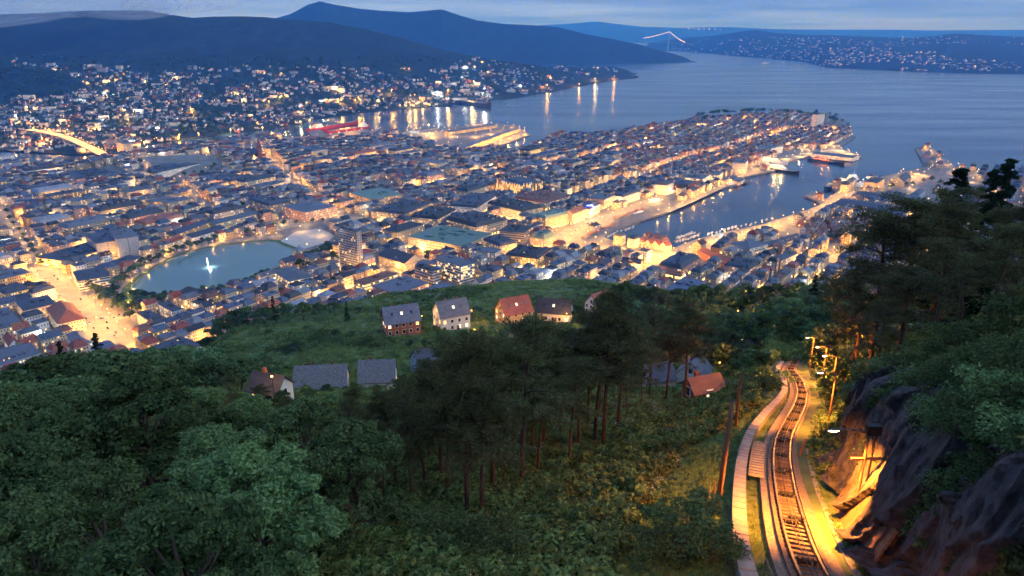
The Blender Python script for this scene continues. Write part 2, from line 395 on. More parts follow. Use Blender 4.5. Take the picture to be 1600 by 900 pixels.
lake_poly = [tuple(gp(*p, 3.0)[:2]) for p in LAKEPX]
def inpoly(x, y, P):
    c = False; j = len(P) - 1
    for i in range(len(P)):
        if (P[i][1] > y) != (P[j][1] > y) and x < (P[j][0] - P[i][0]) * (y - P[i][1]) / (P[j][1] - P[i][1]) + P[i][0]: c = not c
        j = i
    return c

# air
def build_haze():
    m = bpy.data.materials.new('haze_air'); m.use_nodes = True; nt = m.node_tree
    nt.nodes.remove(nt.nodes['Principled BSDF'])
    pv = nt.nodes.new('ShaderNodeVolumePrincipled'); pv.inputs['Color'].default_value = (0.05, 0.30, 1.0, 1); pv.inputs['Density'].default_value = HAZE
    pv.inputs['Absorption Color'].default_value = (1, 1, 1, 1); pv.inputs['Anisotropy'].default_value = 0.0
    nt.links.new(pv.outputs[0], nt.nodes['Material Output'].inputs['Volume'])
    o = MB().box(-40000, 40000, -300, 60000, -4, 640).build('haze', m)
    tag(o, 'thin blue evening haze lying over the fjord and town', 'haze', kind='stuff')
HAZE = 8.5e-5
build_haze()
# ------------------------------------------------------------------ town: materials
WALLS = {'cream': (0.55, 0.46, 0.33), 'white': (0.66, 0.65, 0.62), 'grey': (0.36, 0.36, 0.37), 'ochre': (0.50, 0.34, 0.16), 'pink': (0.52, 0.33, 0.27), 'brick red': (0.26, 0.09, 0.06), 'pale blue': (0.36, 0.44, 0.52), 'sandstone': (0.44, 0.36, 0.26)}
ROOFS = {'slate': (0.045, 0.055, 0.085), 'red tiled': (0.27, 0.075, 0.045), 'dark': (0.035, 0.038, 0.048), 'grey': (0.10, 0.115, 0.155), 'rust brown': (0.14, 0.06, 0.045), 'copper green': (0.13, 0.21, 0.19), 'pale grey': (0.20, 0.22, 0.27), 'blue grey': (0.075, 0.10, 0.17)}
MW = {k: mat('wall_' + k.replace(' ', '_'), v, 0.85, 0.14, 0.25, 4, objvar=0.12) for k, v in WALLS.items()}
MR = {k: mat('roof_' + k.replace(' ', '_'), v, 0.55, 0.30, 0.5, 4, objvar=0.18, stretch=(1, 1, 3)) for k, v in ROOFS.items()}
MR['speckled'] = mat('roof_stone_slate', (0.15, 0.155, 0.17), 0.7, 0.6, 2.2, 3, stretch=(1, 2.2, 2.2))
M['wall_any'] = mat('house_wall', (0.9, 0.9, 0.9), 0.85, 0.1, 0.1, 2, attr=True)
M['roof_any'] = mat('house_roof', (0.9, 0.9, 0.9), 0.6, 0.25, 0.3, 3, attr=True)
M['glass'] = mat('window_glass', (0.025, 0.03, 0.04), 0.12, 0.3, 0.4, 1, spec=0.6)
M['lit'] = glow('lit_window_warm', (1.0, 0.50, 0.13), 1.1)
M['lit2'] = glow('lit_window_pale', (1.0, 0.78, 0.48), 0.8)
M['shop'] = glow('shop_window', (1.0, 0.54, 0.14), 1.8)
M['neon'] = glow('neon_blue', (0.05, 0.08, 1.0), 9.0)
M['neon_pink'] = glow('neon_pink', (1.0, 0.08, 0.5), 5.0)
WIN = [M['glass'], M['lit'], M['lit2'], M['shop']]

def house_geo(w, d, h, roof='gable', rh=4.0, bay=2.6, fl=3.1, lit=0.12, rg=rnd, sides=(0, 1, 2, 3), shop=False, ww=1.15, wh=1.55, eave=0.4, strip=False, courtyard=False):
    wall, rf, wn_ = MB(), MB(), MB(); mi = []
    x, y = w / 2, d / 2
    if roof in ('flat', 'mansard', 'hip'): wall.box(-x, x, -y, y, -2, h)
    else:
        wall.add([(-x,-y,-2),(x,-y,-2),(x,y,-2),(-x,y,-2),(-x,-y,h),(x,-y,h),(x,y,h),(-x,y,h),(-x,0,h+rh),(x,0,h+rh)],
                 [(0,1,5,4),(2,3,7,6),(1,2,6,9,5),(3,0,4,8,7),(4,5,9,8),(6,7,8,9)])
    e = eave
    if roof == 'gable':
        k = rh / y; t = 0.22
        for s in (-1, 1):
            yo, zo = s * (y + e), h - e * k
            P = [(-x-e, yo, zo), (x+e, yo, zo), (x+e, 0, h+rh), (-x-e, 0, h+rh)]
            rf.add([(a, b, c + 0.04) for a, b, c in P] + [(a, b, c + t) for a, b, c in P], [(3,2,1,0),(4,5,6,7),(0,1,5,4),(1,2,6,5),(2,3,7,6),(3,0,4,7)])
    elif roof == 'hip':
        g = max(x - y, 0.15) if x >= y else 0.15; gy = max(y - x, 0.15) if y > x else 0.0
        rf.add([(-x-e,-y-e,h),(x+e,-y-e,h),(x+e,y+e,h),(-x-e,y+e,h),(-g,-gy,h+rh),(g,-gy,h+rh),(g,gy+0.02,h+rh),(-g,gy+0.02,h+rh)],
               [(3,2,1,0),(0,1,5,4),(1,2,6,5),(2,3,7,6),(3,0,4,7),(4,5,6,7)])
    elif roof == 'mansard':
        q = min(rh * 0.55, y * 0.5)
        rf.add([(-x-e,-y-e,h),(x+e,-y-e,h),(x+e,y+e,h),(-x-e,y+e,h),(-x+q,-y+q,h+rh),(x-q,-y+q,h+rh),(x-q,y-q,h+rh),(-x+q,y-q,h+rh)],
               [(3,2,1,0),(0,1,5,4),(1,2,6,5),(2,3,7,6),(3,0,4,7),(4,5,6,7)])
    else:
        rf.box(-x-0.15, x+0.15, -y-0.15, y+0.15, h, h + 0.7)
        rf.box(-x+0.6, x-0.6, -y+0.6, y-0.6, h + 0.7, h + 0.75)
        for k in range(rg.randint(1, 2 + int(w * d / 350))):
            bx, by = rg.uniform(-x*0.7, x*0.6), rg.uniform(-y*0.7, y*0.5); bw, bd = rg.uniform(2, 2 + w*0.12), rg.uniform(2, 2 + d*0.15)
            rf.box(bx, min(bx+bw, x-0.8), by, min(by+bd, y-0.8), h + 0.75, h + rg.uniform(1.6, 3.6))
    if roof == 'mansard' and w * d > 420:          # stair heads, plant rooms and skylights on the flat top of big roofs
        q = min(rh * 0.55, y * 0.5)
        for k in range(int(w * d / 160)):
            bx, by = rg.uniform(-x + q + 1, x - q - 3), rg.uniform(-y + q + 1, y - q - 3); rf.box(bx, bx + rg.uniform(1.2, 4.5), by, by + rg.uniform(1.2, 3.5), h + rh - 0.1, h + rh + rg.uniform(0.5, 2.4))
            if rg.random() < 0.3: wn_.add([(bx - 1.4, by, h + rh + 0.06), (bx - 0.2, by, h + rh + 0.06), (bx - 0.2, by + 1.6, h + rh + 0.06), (bx - 1.4, by + 1.6, h + rh + 0.06)], [(0,1,2,3)]); mi.append(2 if rg.random() < 0.35 else 0)
    if roof in ('gable', 'hip', 'mansard') and courtyard is False:
        for k in range(rg.randint(1, 2)):      # chimneys
            cx = rg.uniform(-x*0.7, x*0.7); rf.box(cx-0.45, cx+0.45, -0.4+rg.uniform(-1, 1)*y*0.2, 0.4+rg.uniform(-0.2, 0.2)*y, h + rh*0.6, h + rh + 1.0)
    if roof in ('mansard', 'gable') and w > 9 and rh > 3:   # dormers
        nd = int(w / 4.2)
        for s in (-1, 1):
            if (0 if s < 0 else 2) not in sides: continue
            for k in range(nd):
                if rg.random() < 0.35: continue
                cx = -x + (k + 0.5) * w / nd; y1 = s * y * (0.86 if roof == 'mansard' else 0.72); zb = h + rh * (0.12 if roof == 'mansard' else 0.2)
                a, b = sorted((y1, s * y * 0.3)); rf.box(cx-0.8, cx+0.8, a, b, zb, zb + 1.7)
                yy = y1 + s * 0.04; q = [(cx-0.5, yy, zb+0.3), (cx+0.5, yy, zb+0.3), (cx+0.5, yy, zb+1.4), (cx-0.5, yy, zb+1.4)]
                wn_.add(q if s < 0 else q[::-1], [(0,1,2,3)]); mi.append(1 if rg.random() < lit else 0)
    nf = max(1, int((h - 0.6) / fl))
    for s in sides:
        L = w if s in (0, 2) else d
        n = max(1, int((L - 0.8) / bay)); step = L / n; o = 0.05
        for f in range(nf):
            z0 = f * (h / nf) + 0.95; z1 = z0 + wh; hw = ww / 2
            if f == 0 and shop: z0 = 0.5; z1 = 3.0; hw = step * 0.42
            if strip: hw = step * 0.46
            for k in range(n):
                c = -L/2 + (k + 0.5) * step
                if s == 0: q = [(c-hw,-y-o,z0),(c+hw,-y-o,z0),(c+hw,-y-o,z1),(c-hw,-y-o,z1)]
                elif s == 2: q = [(c+hw,y+o,z0),(c-hw,y+o,z0),(c-hw,y+o,z1),(c+hw,y+o,z1)]
                elif s == 1: q = [(x+o,c-hw,z0),(x+o,c+hw,z0),(x+o,c+hw,z1),(x+o,c-hw,z1)]
                else: q = [(-x-o,c+hw,z0),(-x-o,c-hw,z0),(-x-o,c-hw,z1),(-x-o,c+hw,z1)]
                wn_.add(q, [(0,1,2,3)])
                r_ = rg.random()
                mi.append(3 if (f == 0 and shop and r_ < 0.75) else (1 if r_ < lit * 0.7 else (2 if r_ < lit else 0)))
    return wall, rf, wn_, mi

TAKEN = []          # oriented rectangles already built on: (cx, cy, ux, uy, hw, hd)
def rect_hit(x, y, r, m=0.0):
    cx, cy_, ux, uy, hw, hd = r; dx, dy = x - cx, y - cy_
    return abs(dx * ux + dy * uy) < hw + m and abs(-dx * uy + dy * ux) < hd + m

def house_thing(name, loc, rz, geo, wm, rm, label, cat='house', group=None):
    wall, rf, wn_, mi = geo
    t = empty(name, loc, rz); tag(t, label, cat, group)
    wall.build('wall', wm, t); rf.build('roof', rm, t)
    if wn_.F:
        o = mesh_obj('window_panes', wn_.V, wn_.F, WIN, t, mi=mi); o['kind'] = 'stuff'
    return t

def landmark(name, label, L, Cc, Rr, h, roof='flat', rh=4, wall='cream', roofc='grey', cat='building', base=None, **kw):
    """a building given by three corners of its eaves line and its height in metres"""
    zb = 3.0
    c0 = gp(*Cc, 3 + h)
    if base is None: zb = ground_z(c0[0], c0[1]) if c0[1] > 700 else 3.0
    else: zb = base
    for _ in range(2):
        l, c, r = (gp(*p, zb + h)[:2] for p in (L, Cc, Rr))
    e1, e2 = l - c, r - c
    if np.hypot(*e1) >= np.hypot(*e2):
        u = e1 / np.hypot(*e1); w = np.hypot(*e1); v = e2 - u * (e2 @ u)
    else:
        u = e2 / np.hypot(*e2); w = np.hypot(*e2); v = e1 - u * (e1 @ u)
    d = max(np.hypot(*v), 8.0); v = v / np.hypot(*v)
    ce = c + u * w / 2 + v * d / 2
    TAKEN.append((ce[0], ce[1], u[0], u[1], w / 2, d / 2))
    rz = math.atan2(u[1], u[0])
    g = house_geo(w, d, h, roof, rh, rg=rnd, **kw)
    t = house_thing(name, (ce[0], ce[1], zb), rz, g, MW[wall], MR[roofc], label, cat)
    return t, w, d
LM = landmark
LM('tower_block', 'tall grey slab tower block with rows of windows right of the pond', (527.4, 356.5), (556.7, 363), (583, 365), 50, 'flat', wall='grey', roofc='slate', bay=2.7, fl=3.2, lit=0.04, ww=1.7, wh=1.5)
LM('office_building', 'white flat-roofed office block with orange-lit front below the mall', (681, 403), (720, 417), (734, 409), 24, 'flat', wall='white', roofc='grey', bay=3, lit=0.35, strip=True)
LM('office_building', 'bright white office wing with window rows behind the flat-roofed office block', (735, 391), (774, 396), (786, 390), 20, 'flat', wall='white', roofc='grey', bay=2.6, lit=0.25)
LM('office_building', 'small grey cube office with dark flat roof in front of white office', (648, 416), (675.7, 424.5), (692, 421.6), 22, 'flat', wall='grey', roofc='dark', bay=2.4, lit=0.10, strip=True)
LM('office_building', 'low office with glowing yellow window bands just above the grassy hill', (555, 439), (569, 445), (621, 428), 15, 'flat', wall='cream', roofc='rust brown', lit=0.6, bay=3.2, strip=True)
LM('department_store', 'broad block with grey roof and lit rooftop opening above the hill', (593.5, 443), (617, 460), (670, 443), 12, 'flat', wall='pink', roofc='grey', lit=0.2, shop=True)
LM('manor_house', 'cream house with steep slate gable beside the round street tree', (590.7, 399), (632, 412), (662, 403), 11, 'gable', 8, 'cream', 'slate', lit=0.15)
LM('town_palace', 'dark-roofed palazzo with tall window bays behind the tower block', (598, 358), (621, 363), (663, 350), 18, 'hip', 5, 'sandstone', 'dark', bay=3.4, lit=0.1, wh=2.2)
LM('shopping_centre', 'wide shopping centre with pale green roof and rooftop plant', (637, 370), (721, 385), (736, 360), 16, 'flat', wall='cream', roofc='copper green', lit=0.2, shop=True)
LM('bank_building', 'large block with hipped dark roof and pale skylit crown', (696.5, 343), (744, 355.5), (781.5, 343), 18, 'mansard', 6, 'cream', 'dark', lit=0.2, shop=True)
LM('corner_block', 'stone block with cluttered slate roof right of the white offices', (754, 375), (780, 385), (800, 377), 17, 'mansard', 4, 'sandstone', 'slate', lit=0.2, shop=True)
LM('theatre', 'floodlit golden hall with plain walls behind the town centre', (775, 281), (810, 290), (848, 284), 22, 'flat', wall='ochre', roofc='slate', lit=0.5, bay=3.5, wh=5)
LM('courtyard_block', 'long low block with rust roof around a courtyard behind waterfront', (822, 304), (851, 318), (892, 306), 13, 'mansard', 4, 'cream', 'rust brown', lit=0.15, shop=True)
LM('commercial_block', 'big pale block with dark crowded roof left of the harbour head', (762, 318), (815, 331), (833, 321), 18, 'mansard', 5, 'cream', 'dark', lit=0.2, shop=True)
LM('corner_building', 'rounded corner block with copper turret roof facing the market square', (834, 337), (852.6, 342), (888, 334), 18, 'mansard', 4, 'sandstone', 'copper green', lit=0.2, shop=True)
LM('gabled_block', 'row of tall stepped gables between market square and neon sign', (888, 332), (894, 335), (914, 327), 17, 'gable', 7, 'cream', 'rust brown', lit=0.2, shop=True)
LM('hotel', 'waterfront block carrying a bright blue neon sign', (908, 322), (922, 327), (938, 318), 15, 'mansard', 4, 'white', 'slate', lit=0.2, shop=True)
LM('waterfront_block', 'pink block with lit rooftop band on the harbour front', (920.6, 308), (944, 312.5), (961, 304), 16, 'flat', wall='pink', roofc='grey', lit=0.25, shop=True)
LM('waterfront_block', 'long pale block with grey mansard roof along inner harbour', (962, 304), (973.5, 308), (1001, 299), 14, 'mansard', 4, 'white', 'slate', lit=0.15, shop=True)
LM('bank_building', 'grand pale stone building standing at the inner harbour quay', (1017, 287), (1040, 290), (1053, 285), 19, 'mansard', 5, 'white', 'slate', lit=0.1)
LM('black_cube_building', 'dark glass cube between the stone block and the domed roof', (782.6, 359), (818.6, 364.5), (833.6, 354), 17, 'flat', wall='grey', roofc='dark', lit=0.05, strip=True)
LM('exchange_building', 'green-grey domed block with pink-lit ground floor at market square', (820, 374), (851, 375), (868.6, 368), 14, 'mansard', 7, 'pink', 'copper green', lit=0.15, shop=True)
LM('brick_block', 'orange-lit brick block with dark roof around a bright light well', (790, 398.5), (840, 405), (858, 391), 18, 'mansard', 4, 'ochre', 'dark', lit=0.3, shop=True)
LM('office_terrace', 'low white terminal roof above the leafy slope right of centre', (1210, 402), (1219, 408), (1249, 396), 9, 'flat', wall='white', roofc='grey', lit=0.3)
LM('harbour_hotel', 'white hotel with grey roofs behind the old wharf houses', (1142, 380), (1172, 389), (1200, 381), 14, 'hip', 5, 'white', 'grey', lit=0.15)
LM('long_hall', 'long low hall with a line of lit windows under its eaves', (1173, 388), (1180, 392), (1250, 371), 9, 'gable', 5, 'ochre', 'slate', lit=0.85)
LM('pink_terrace', 'pale pink three-storey terrace with slate roof below the wharf', (1136, 412), (1170, 422), (1188, 411), 13, 'mansard', 4, 'pink', 'slate', lit=0.15)
LM('wharf_hall', 'long red-roofed hall next to the bright quay road', (1090, 392), (1136, 411), (1143, 405), 9, 'gable', 4, 'brick red', 'red tiled', lit=0.15)
LM('wharf_hotel', 'long hotel with floodlit columns behind the old wharf', (1300, 319), (1409, 338), (1424, 326), 11, 'gable', 5, 'cream', 'slate', lit=0.4)
LM('wharf_hotel', 'rear wing of the long wharf hotel with two lines of light', (1330, 306), (1432, 322), (1444, 313), 10, 'gable', 5, 'grey', 'slate', lit=0.4)
LM('castle_tower', 'floodlit square stone tower of the fortress by the quay', (1351, 283), (1371, 286), (1382, 279), 17, 'hip', 3, 'sandstone', 'dark', lit=0.02, cat='tower')
LM('castle_hall', 'floodlit medieval stone hall with steep roof beyond the square tower', (1394, 281), (1412, 284), (1424, 276), 11, 'gable', 9, 'sandstone', 'slate', lit=0.05)
LM('barracks', 'pale blue barracks with gabled front below the fortress', (1376, 305), (1408, 309), (1416, 303), 9, 'gable', 4, 'pale blue', 'slate', lit=0.05)
LM('barracks', 'pale blue hall beside the dark pine at the fortress', (1424, 302), (1437, 304), (1446, 297), 11, 'hip', 3, 'pale blue', 'grey', lit=0.02)
LM('tower_block', 'lone pale tower block among trees near the peninsula tip', (1271, 178.5), (1277, 179.5), (1289, 178), 34, 'flat', wall='white', roofc='grey', lit=0.05, base=14)
LM('quay_offices', 'white glassy office block on the peninsula quay', (1069, 276), (1098, 280), (1109, 274), 15, 'flat', wall='white', roofc='grey', lit=0.5, strip=True)
LM('quay_offices', 'white stepped office block right of its twin on peninsula quay', (1109, 271), (1124, 274), (1130, 268), 14, 'flat', wall='white', roofc='grey', lit=0.5, strip=True)
LM('brick_warehouse', 'dark brick warehouse with slate hip roof at the water', (1053, 285), (1075, 289), (1086, 283), 16, 'hip', 4, 'brick red', 'slate', lit=0.08)
LM('silo_building', 'tall plain white silo building on the peninsula quay', (1146, 252), (1165, 255), (1169, 250), 24, 'flat', wall='white', roofc='grey', lit=0.02)
LM('quay_block', 'pale rounded block behind the moored ships', (1187, 229), (1205, 232), (1224, 228), 17, 'flat', wall='white', roofc='grey', lit=0.15)
LM('pier_shed', 'long lit shed on the outer pier of the peninsula', (1268, 240), (1333, 247), (1336, 243), 7, 'gable', 3, 'white', 'grey', lit=0.5)
LM('pier_pavilion', 'low pavilion with lit arcade jutting into the harbour', (1128, 281), (1156, 284), (1164, 279), 6, 'gable', 3, 'cream', 'grey', lit=0.6)
LM('cargo_shed', 'far cargo shed with floodlit front on the dock', (698, 205), (701, 206.5), (777, 195), 9, 'gable', 3, 'ochre', 'grey', lit=0.5)
LM('cargo_shed', 'long near cargo shed lit along its whole side on the dock', (720, 228), (727, 231), (811, 201), 10, 'gable', 3, 'ochre', 'grey', lit=0.5)
LM('concert_hall', 'windowless dark concrete hall, left mass of the pair behind the pond', (133, 367), (150, 381), (183, 373), 22, 'flat', wall='grey', roofc='slate', lit=0.0, bay=40)
LM('concert_hall', 'windowless ribbed concrete hall, taller right mass behind the pond', (172, 362), (182, 374), (211, 364), 27, 'flat', wall='grey', roofc='grey', lit=0.0, bay=40)
LM('lit_gallery', 'long low building with a glowing orange front left of the pond', (77, 396), (99, 409), (182, 384), 10, 'flat', wall='ochre', roofc='slate', lit=0.9, strip=True)
LM('gallery', 'pale fan-shaped building with blue roof at the pond corner', (113, 425), (122, 440), (166, 424), 13, 'flat', wall='white', roofc='slate', lit=0.2, strip=True)
LM('gallery', 'narrow white building behind the row of pond trees', (150, 416), (168, 421), (224, 402), 9, 'flat', wall='white', roofc='slate', lit=0.25)
LM('red_hall', 'low red-roofed hall with bright strip on the far pond shore', (231, 385), (238, 391), (288, 372), 8, 'gable', 4, 'cream', 'red tiled', lit=0.3)
LM('white_hall', 'low white hall with dark roof on the far pond shore', (293, 366), (301, 372), (353, 356), 8, 'gable', 3, 'white', 'slate', lit=0.3)
LM('library', 'long dark-roofed gallery with golden front behind the white hall', (268, 363), (276, 367), (331, 346), 13, 'hip', 5, 'ochre', 'slate', lit=0.2)
LM('library', 'pale hall joined right of the golden-fronted gallery', (331, 345), (338, 350), (408, 333), 12, 'hip', 4, 'cream', 'grey', lit=0.25)
LM('court_house', 'large brown block with grey roof at the park end', (440, 322), (478, 332), (514, 319), 17, 'hip', 4, 'pink', 'grey', lit=0.2)
LM('insurance_block', 'block with slate roof left of the brown park block', (388, 312), (420, 322), (443, 313), 15, 'mansard', 4, 'sandstone', 'slate', lit=0.2)
LM('red_roof_hall', 'big hall with hipped red tile roof beside the glowing avenue', (72, 482), (90, 507), (133, 498), 14, 'hip', 10, 'cream', 'red tiled', lit=0.2)
LM('yellow_block', 'yellow-lit stone block left of the glowing avenue', (4, 453), (8, 460), (45, 451), 15, 'mansard', 4, 'ochre', 'slate', lit=0.6)
LM('white_block', 'white block with dark mansard beside the yellow-lit stone block', (46, 455), (51, 459), (86, 450), 13, 'mansard', 4, 'white', 'slate', lit=0.2)
LM('library', 'flat-roofed hall with a dazzling front window at lower left', (24, 472), (36, 486), (81, 468), 12, 'flat', wall='cream', roofc='slate', lit=0.7)
LM('annexe', 'long grey-roofed annexe at the lower left picture edge', (-30, 490), (-12, 512), (30, 500), 11, 'flat', wall='grey', roofc='grey', lit=0.2)
LM('station_hall', 'long train hall with curved glassy roof at lower left', (-40, 558), (-20, 577), (64, 551), 9, 'gable', 4, 'grey', 'grey', lit=0.3)
LM('station_house', 'small house with red gable roof behind the train hall', (4, 527), (14, 541), (30, 535), 10, 'gable', 5, 'white', 'red tiled', lit=0.4)
LM('station_house', 'cream house with twin red gables beside the train hall', (32, 533), (42, 541), (64, 529), 9, 'gable', 5, 'cream', 'red tiled', lit=0.4)
LM('curved_block', 'blue-grey rounded glass block beside the glowing avenue', (103, 523), (117, 541), (139, 528), 11, 'hip', 5, 'pale blue', 'grey', lit=0.1)
LM('blue_block', 'deep blue roofed block left of the near pond houses', (213, 489), (233, 502), (246, 493), 13, 'flat', wall='pale blue', roofc='slate', lit=0.1)
LM('blue_block', 'rear wing of the deep blue roofed block with lit yard', (247, 475), (270, 487), (279, 480), 12, 'flat', wall='pale blue', roofc='slate', lit=0.3)
LM('bath_house', 'pale blue faceted glass pavilion at the near pond shore', (424, 423), (452, 440), (483, 429), 11, 'hip', 5, 'pale blue', 'grey', lit=0.3, strip=True)
LM('university', 'long white stepped building on the university hill', (226, 262), (246, 270), (312, 256), 13, 'flat', wall='white', roofc='slate', lit=0.05)
LM('sports_hall', 'long low hall with blue roof and lit edge below university hill', (102, 268), (112, 280), (182, 267), 9, 'flat', wall='white', roofc='slate', lit=0.4)
LM('apartment_block', 'tall pale apartment slab near the bridge end', (181, 222), (192, 225), (201, 222), 30, 'flat', wall='cream', roofc='grey', lit=0.2)
LM('pale_slab', 'pale apartment slab left of the dock sheds', (648, 250), (683, 256), (693, 252), 18, 'flat', wall='cream', roofc='grey', lit=0.2)
LM('pale_slab', 'grey hotel slab with window grid below the dock sheds', (727, 240), (735, 243), (764, 238), 20, 'flat', wall='grey', roofc='grey', lit=0.2)
LM('brewery_block', 'wide dark-roofed block with green-edged roof left of town centre', (546, 301), (580, 312), (614, 299), 17, 'flat', wall='sandstone', roofc='copper green', lit=0.15)
LM('office_slab', 'lit office slab at the harbour bay behind town centre', (818, 254), (842, 259), (862, 252), 16, 'flat', wall='white', roofc='grey', lit=0.5, strip=True)
LM('commercial_block', 'pale block with slate roof left of the big hipped block', (714, 315), (745, 325), (775, 306), 16, 'mansard', 4, 'white', 'slate', lit=0.2, shop=True)
LM('commercial_block', 'sandstone block with slate roof above the park boulevard', (597, 327), (632, 335), (672, 318), 16, 'mansard', 4, 'sandstone', 'slate', lit=0.25, shop=True)
LM('commercial_block', 'cream block with dark roof above the shopping centre', (648, 336), (684, 343), (712, 328), 15, 'mansard', 4, 'cream', 'dark', lit=0.25, shop=True)
# ------------------------------------------------------------------ pond, parks, avenues
LW = [Vector((p[0], p[1])) for p in lake_poly]
lc = sum(LW, Vector((0, 0))) / len(LW)
def smooth_loop(P, k=3):
    for _ in range(k):
        Q = []
        for i in range(len(P)):
            a, b = P[i], P[(i + 1) % len(P)]; Q += [a * 0.75 + b * 0.25, a * 0.25 + b * 0.75]
        P = Q
    return P
LS = smooth_loop(LW, 2)
def flat_poly(name, P, z, m):
    V = [(p[0], p[1], z) for p in P]; F = []
    for f in tessellate_polygon([[Vector((p[0], p[1], 0)) for p in P]]):
        a, b, c = (Vector(V[i]) for i in f); F.append(tuple(f) if (b - a).cross(c - a).z > 0 else tuple(f)[::-1])
    return tag(mesh_obj(name, V, F, m), kind='structure')
M['lawn'] = mat('park_lawn', (0.06, 0.11, 0.03), 0.95, 0.35, 0.15, 5, coord='Position')
flat_poly('park_lawn', [lc + (p - lc) * 1.10 for p in LS], 3.05, M['lawn'])
flat_poly('pond_water', LS, 3.14, M['lake'])
M['pale_paving'] = mat('pale_paving', (0.42, 0.42, 0.40), 0.7, 0.12, 0.1, 4, coord='Position')
flat_poly('pond_plaza', [Vector(gp(*p)[:2]) for p in [(438, 377), (462, 362), (500, 357), (523, 368), (512, 378), (472, 390)]], 3.2, M['pale_paving'])
kb = MB()
for i in range(len(LS)):
    a, b = LS[i], LS[(i + 1) % len(LS)]; n_ = ((a + b) / 2 - lc).normalized() * 0.9
    kb.add([(a.x, a.y, 3.0), (b.x, b.y, 3.0), (b.x + n_.x, b.y + n_.y, 3.0), (a.x + n_.x, a.y + n_.y, 3.0), (a.x, a.y, 3.5), (b.x, b.y, 3.5), (b.x + n_.x, b.y + n_.y, 3.5), (a.x + n_.x, a.y + n_.y, 3.5)],
           [(3,2,1,0),(4,5,6,7),(0,1,5,4),(1,2,6,5),(2,3,7,6),(3,0,4,7)])
tag(kb.build('pond_kerb', M['quay']), kind='structure')

AVENUES = [   # (name in labels, photo line, width, lamp spacing, watts, colour, height)
    ('along the glowing avenue at lower left', [(62, 418), (88, 444), (118, 470), (146, 500), (170, 528), (190, 545)], 30, 15, 9000, 0, 9),
    ('on the glowing crossing beside the blue block', [(146, 505), (178, 497), (212, 486)], 22, 14, 7000, 0, 9),
    ('along the dark tree-lined street at far left', [(0, 322), (35, 370), (66, 418)], 15, 40, 2500, 0, 8),
    ('on the near shore of the pond', [(205, 463), (240, 468), (300, 464), (380, 446), (425, 430)], 12, 22, 2200, 0, 6),
    ('on the far shore of the pond', [(200, 447), (236, 415), (285, 391), (350, 378), (430, 369)], 12, 24, 2200, 0, 6),
    ('along the park boulevard right of the pond', [(425, 356), (470, 350), (530, 340), (605, 352)], 30, 20, 3500, 1, 7),
    ('on the upper side of the park', [(440, 345), (500, 338), (560, 325), (610, 312)], 16, 24, 3200, 0, 8),
    ('on the square by the shopping centre', [(612, 372), (640, 392), (690, 398), (742, 385), (752, 362), (790, 340)], 18, 18, 5000, 1, 8),
    ('on the street between tower block and white offices', [(505, 396), (545, 424), (598, 425), (650, 412), (690, 400)], 14, 20, 4200, 0, 8),
    ('on the street above the grassy hill', [(555, 452), (585, 462), (600, 440), (640, 428)], 14, 18, 5000, 0, 8),
    ('on the shopping street behind market square', [(800, 352), (838, 326), (892, 309), (977, 284), (1020, 272)], 14, 22, 4500, 1, 8),
    ('on the market square at the harbour head', [(800, 412), (852, 388), (875, 376), (905, 352), (930, 345)], 30, 13, 7500, 0, 9),
    ('along the inner harbour front', [(905, 350), (950, 338), (1000, 320), (1040, 303), (1068, 292)], 20, 17, 5500, 0, 8),
    ('on the fish market quay', [(875, 381), (915, 389), (958, 386), (1000, 396), (1048, 404)], 18, 15, 6500, 0, 8),
    ('along the old wharf road', [(1040, 410), (1068, 394), (1100, 384), (1150, 370), (1198, 357), (1262, 336)], 20, 16, 8000, 0, 9),
    ('on the lit lane left of the wharf houses', [(990, 430), (1020, 415), (1045, 405)], 14, 15, 6000, 0, 8),
    ('on the lit street above the leafy slope', [(1262, 412), (1290, 402), (1318, 392), (1350, 380)], 14, 17, 6500, 0, 8),
    ('on the fortress quay', [(1275, 332), (1300, 318), (1330, 303), (1375, 296), (1400, 288), (1440, 272)], 22, 20, 7000, 0, 9),
    ('on the long outer pier', [(1496, 268), (1470, 253), (1452, 241), (1443, 235)], 9, 42, 1500, 0, 9),
    ('along the peninsula quay', [(1040, 331), (1080, 314), (1125, 293), (1160, 276), (1195, 260)], 14, 24, 5500, 0, 8),
    ('on the peninsula hill street', [(985, 283), (1030, 262), (1080, 247), (1140, 232), (1190, 216), (1240, 202), (1300, 205)], 11, 34, 4200, 0, 8),
    ('on the outer peninsula quays', [(1200, 252), (1240, 247), (1262, 240), (1310, 233), (1342, 246)], 10, 28, 4500, 1, 8),
    ('on the dock between the cargo sheds', [(640, 216), (690, 212), (740, 213), (790, 203), (815, 206)], 30, 34, 7000, 0, 11),
    ('in front of the near cargo shed', [(705, 234), (730, 236), (780, 219), (822, 208)], 14, 26, 9000, 0, 10),
    ('on the quay of the red ship', [(440, 222), (480, 217), (515, 214), (580, 208)], 20, 34, 9000, 0, 10),
    ('on the long street through the left town', [(330, 330), (300, 300), (270, 285), (205, 262)], 12, 40, 2600, 0, 8),
    ('on the church street', [(505, 318), (470, 290), (440, 268), (405, 248), (390, 240)], 12, 34, 4000, 0, 8),
    ('on the bay side street', [(640, 300), (700, 285), (760, 270), (830, 262), (900, 250), (980, 235)], 12, 36, 4000, 0, 8),
]
def dens(P, step):
    out = []
    for a, b in zip(P[:-1], P[1:]):
        n = max(1, int(round(np.hypot(*(b - a)) / step)))
        out += [a + (b - a) * k / n for k in range(n)]
    return out + [P[-1]]
AVW = []
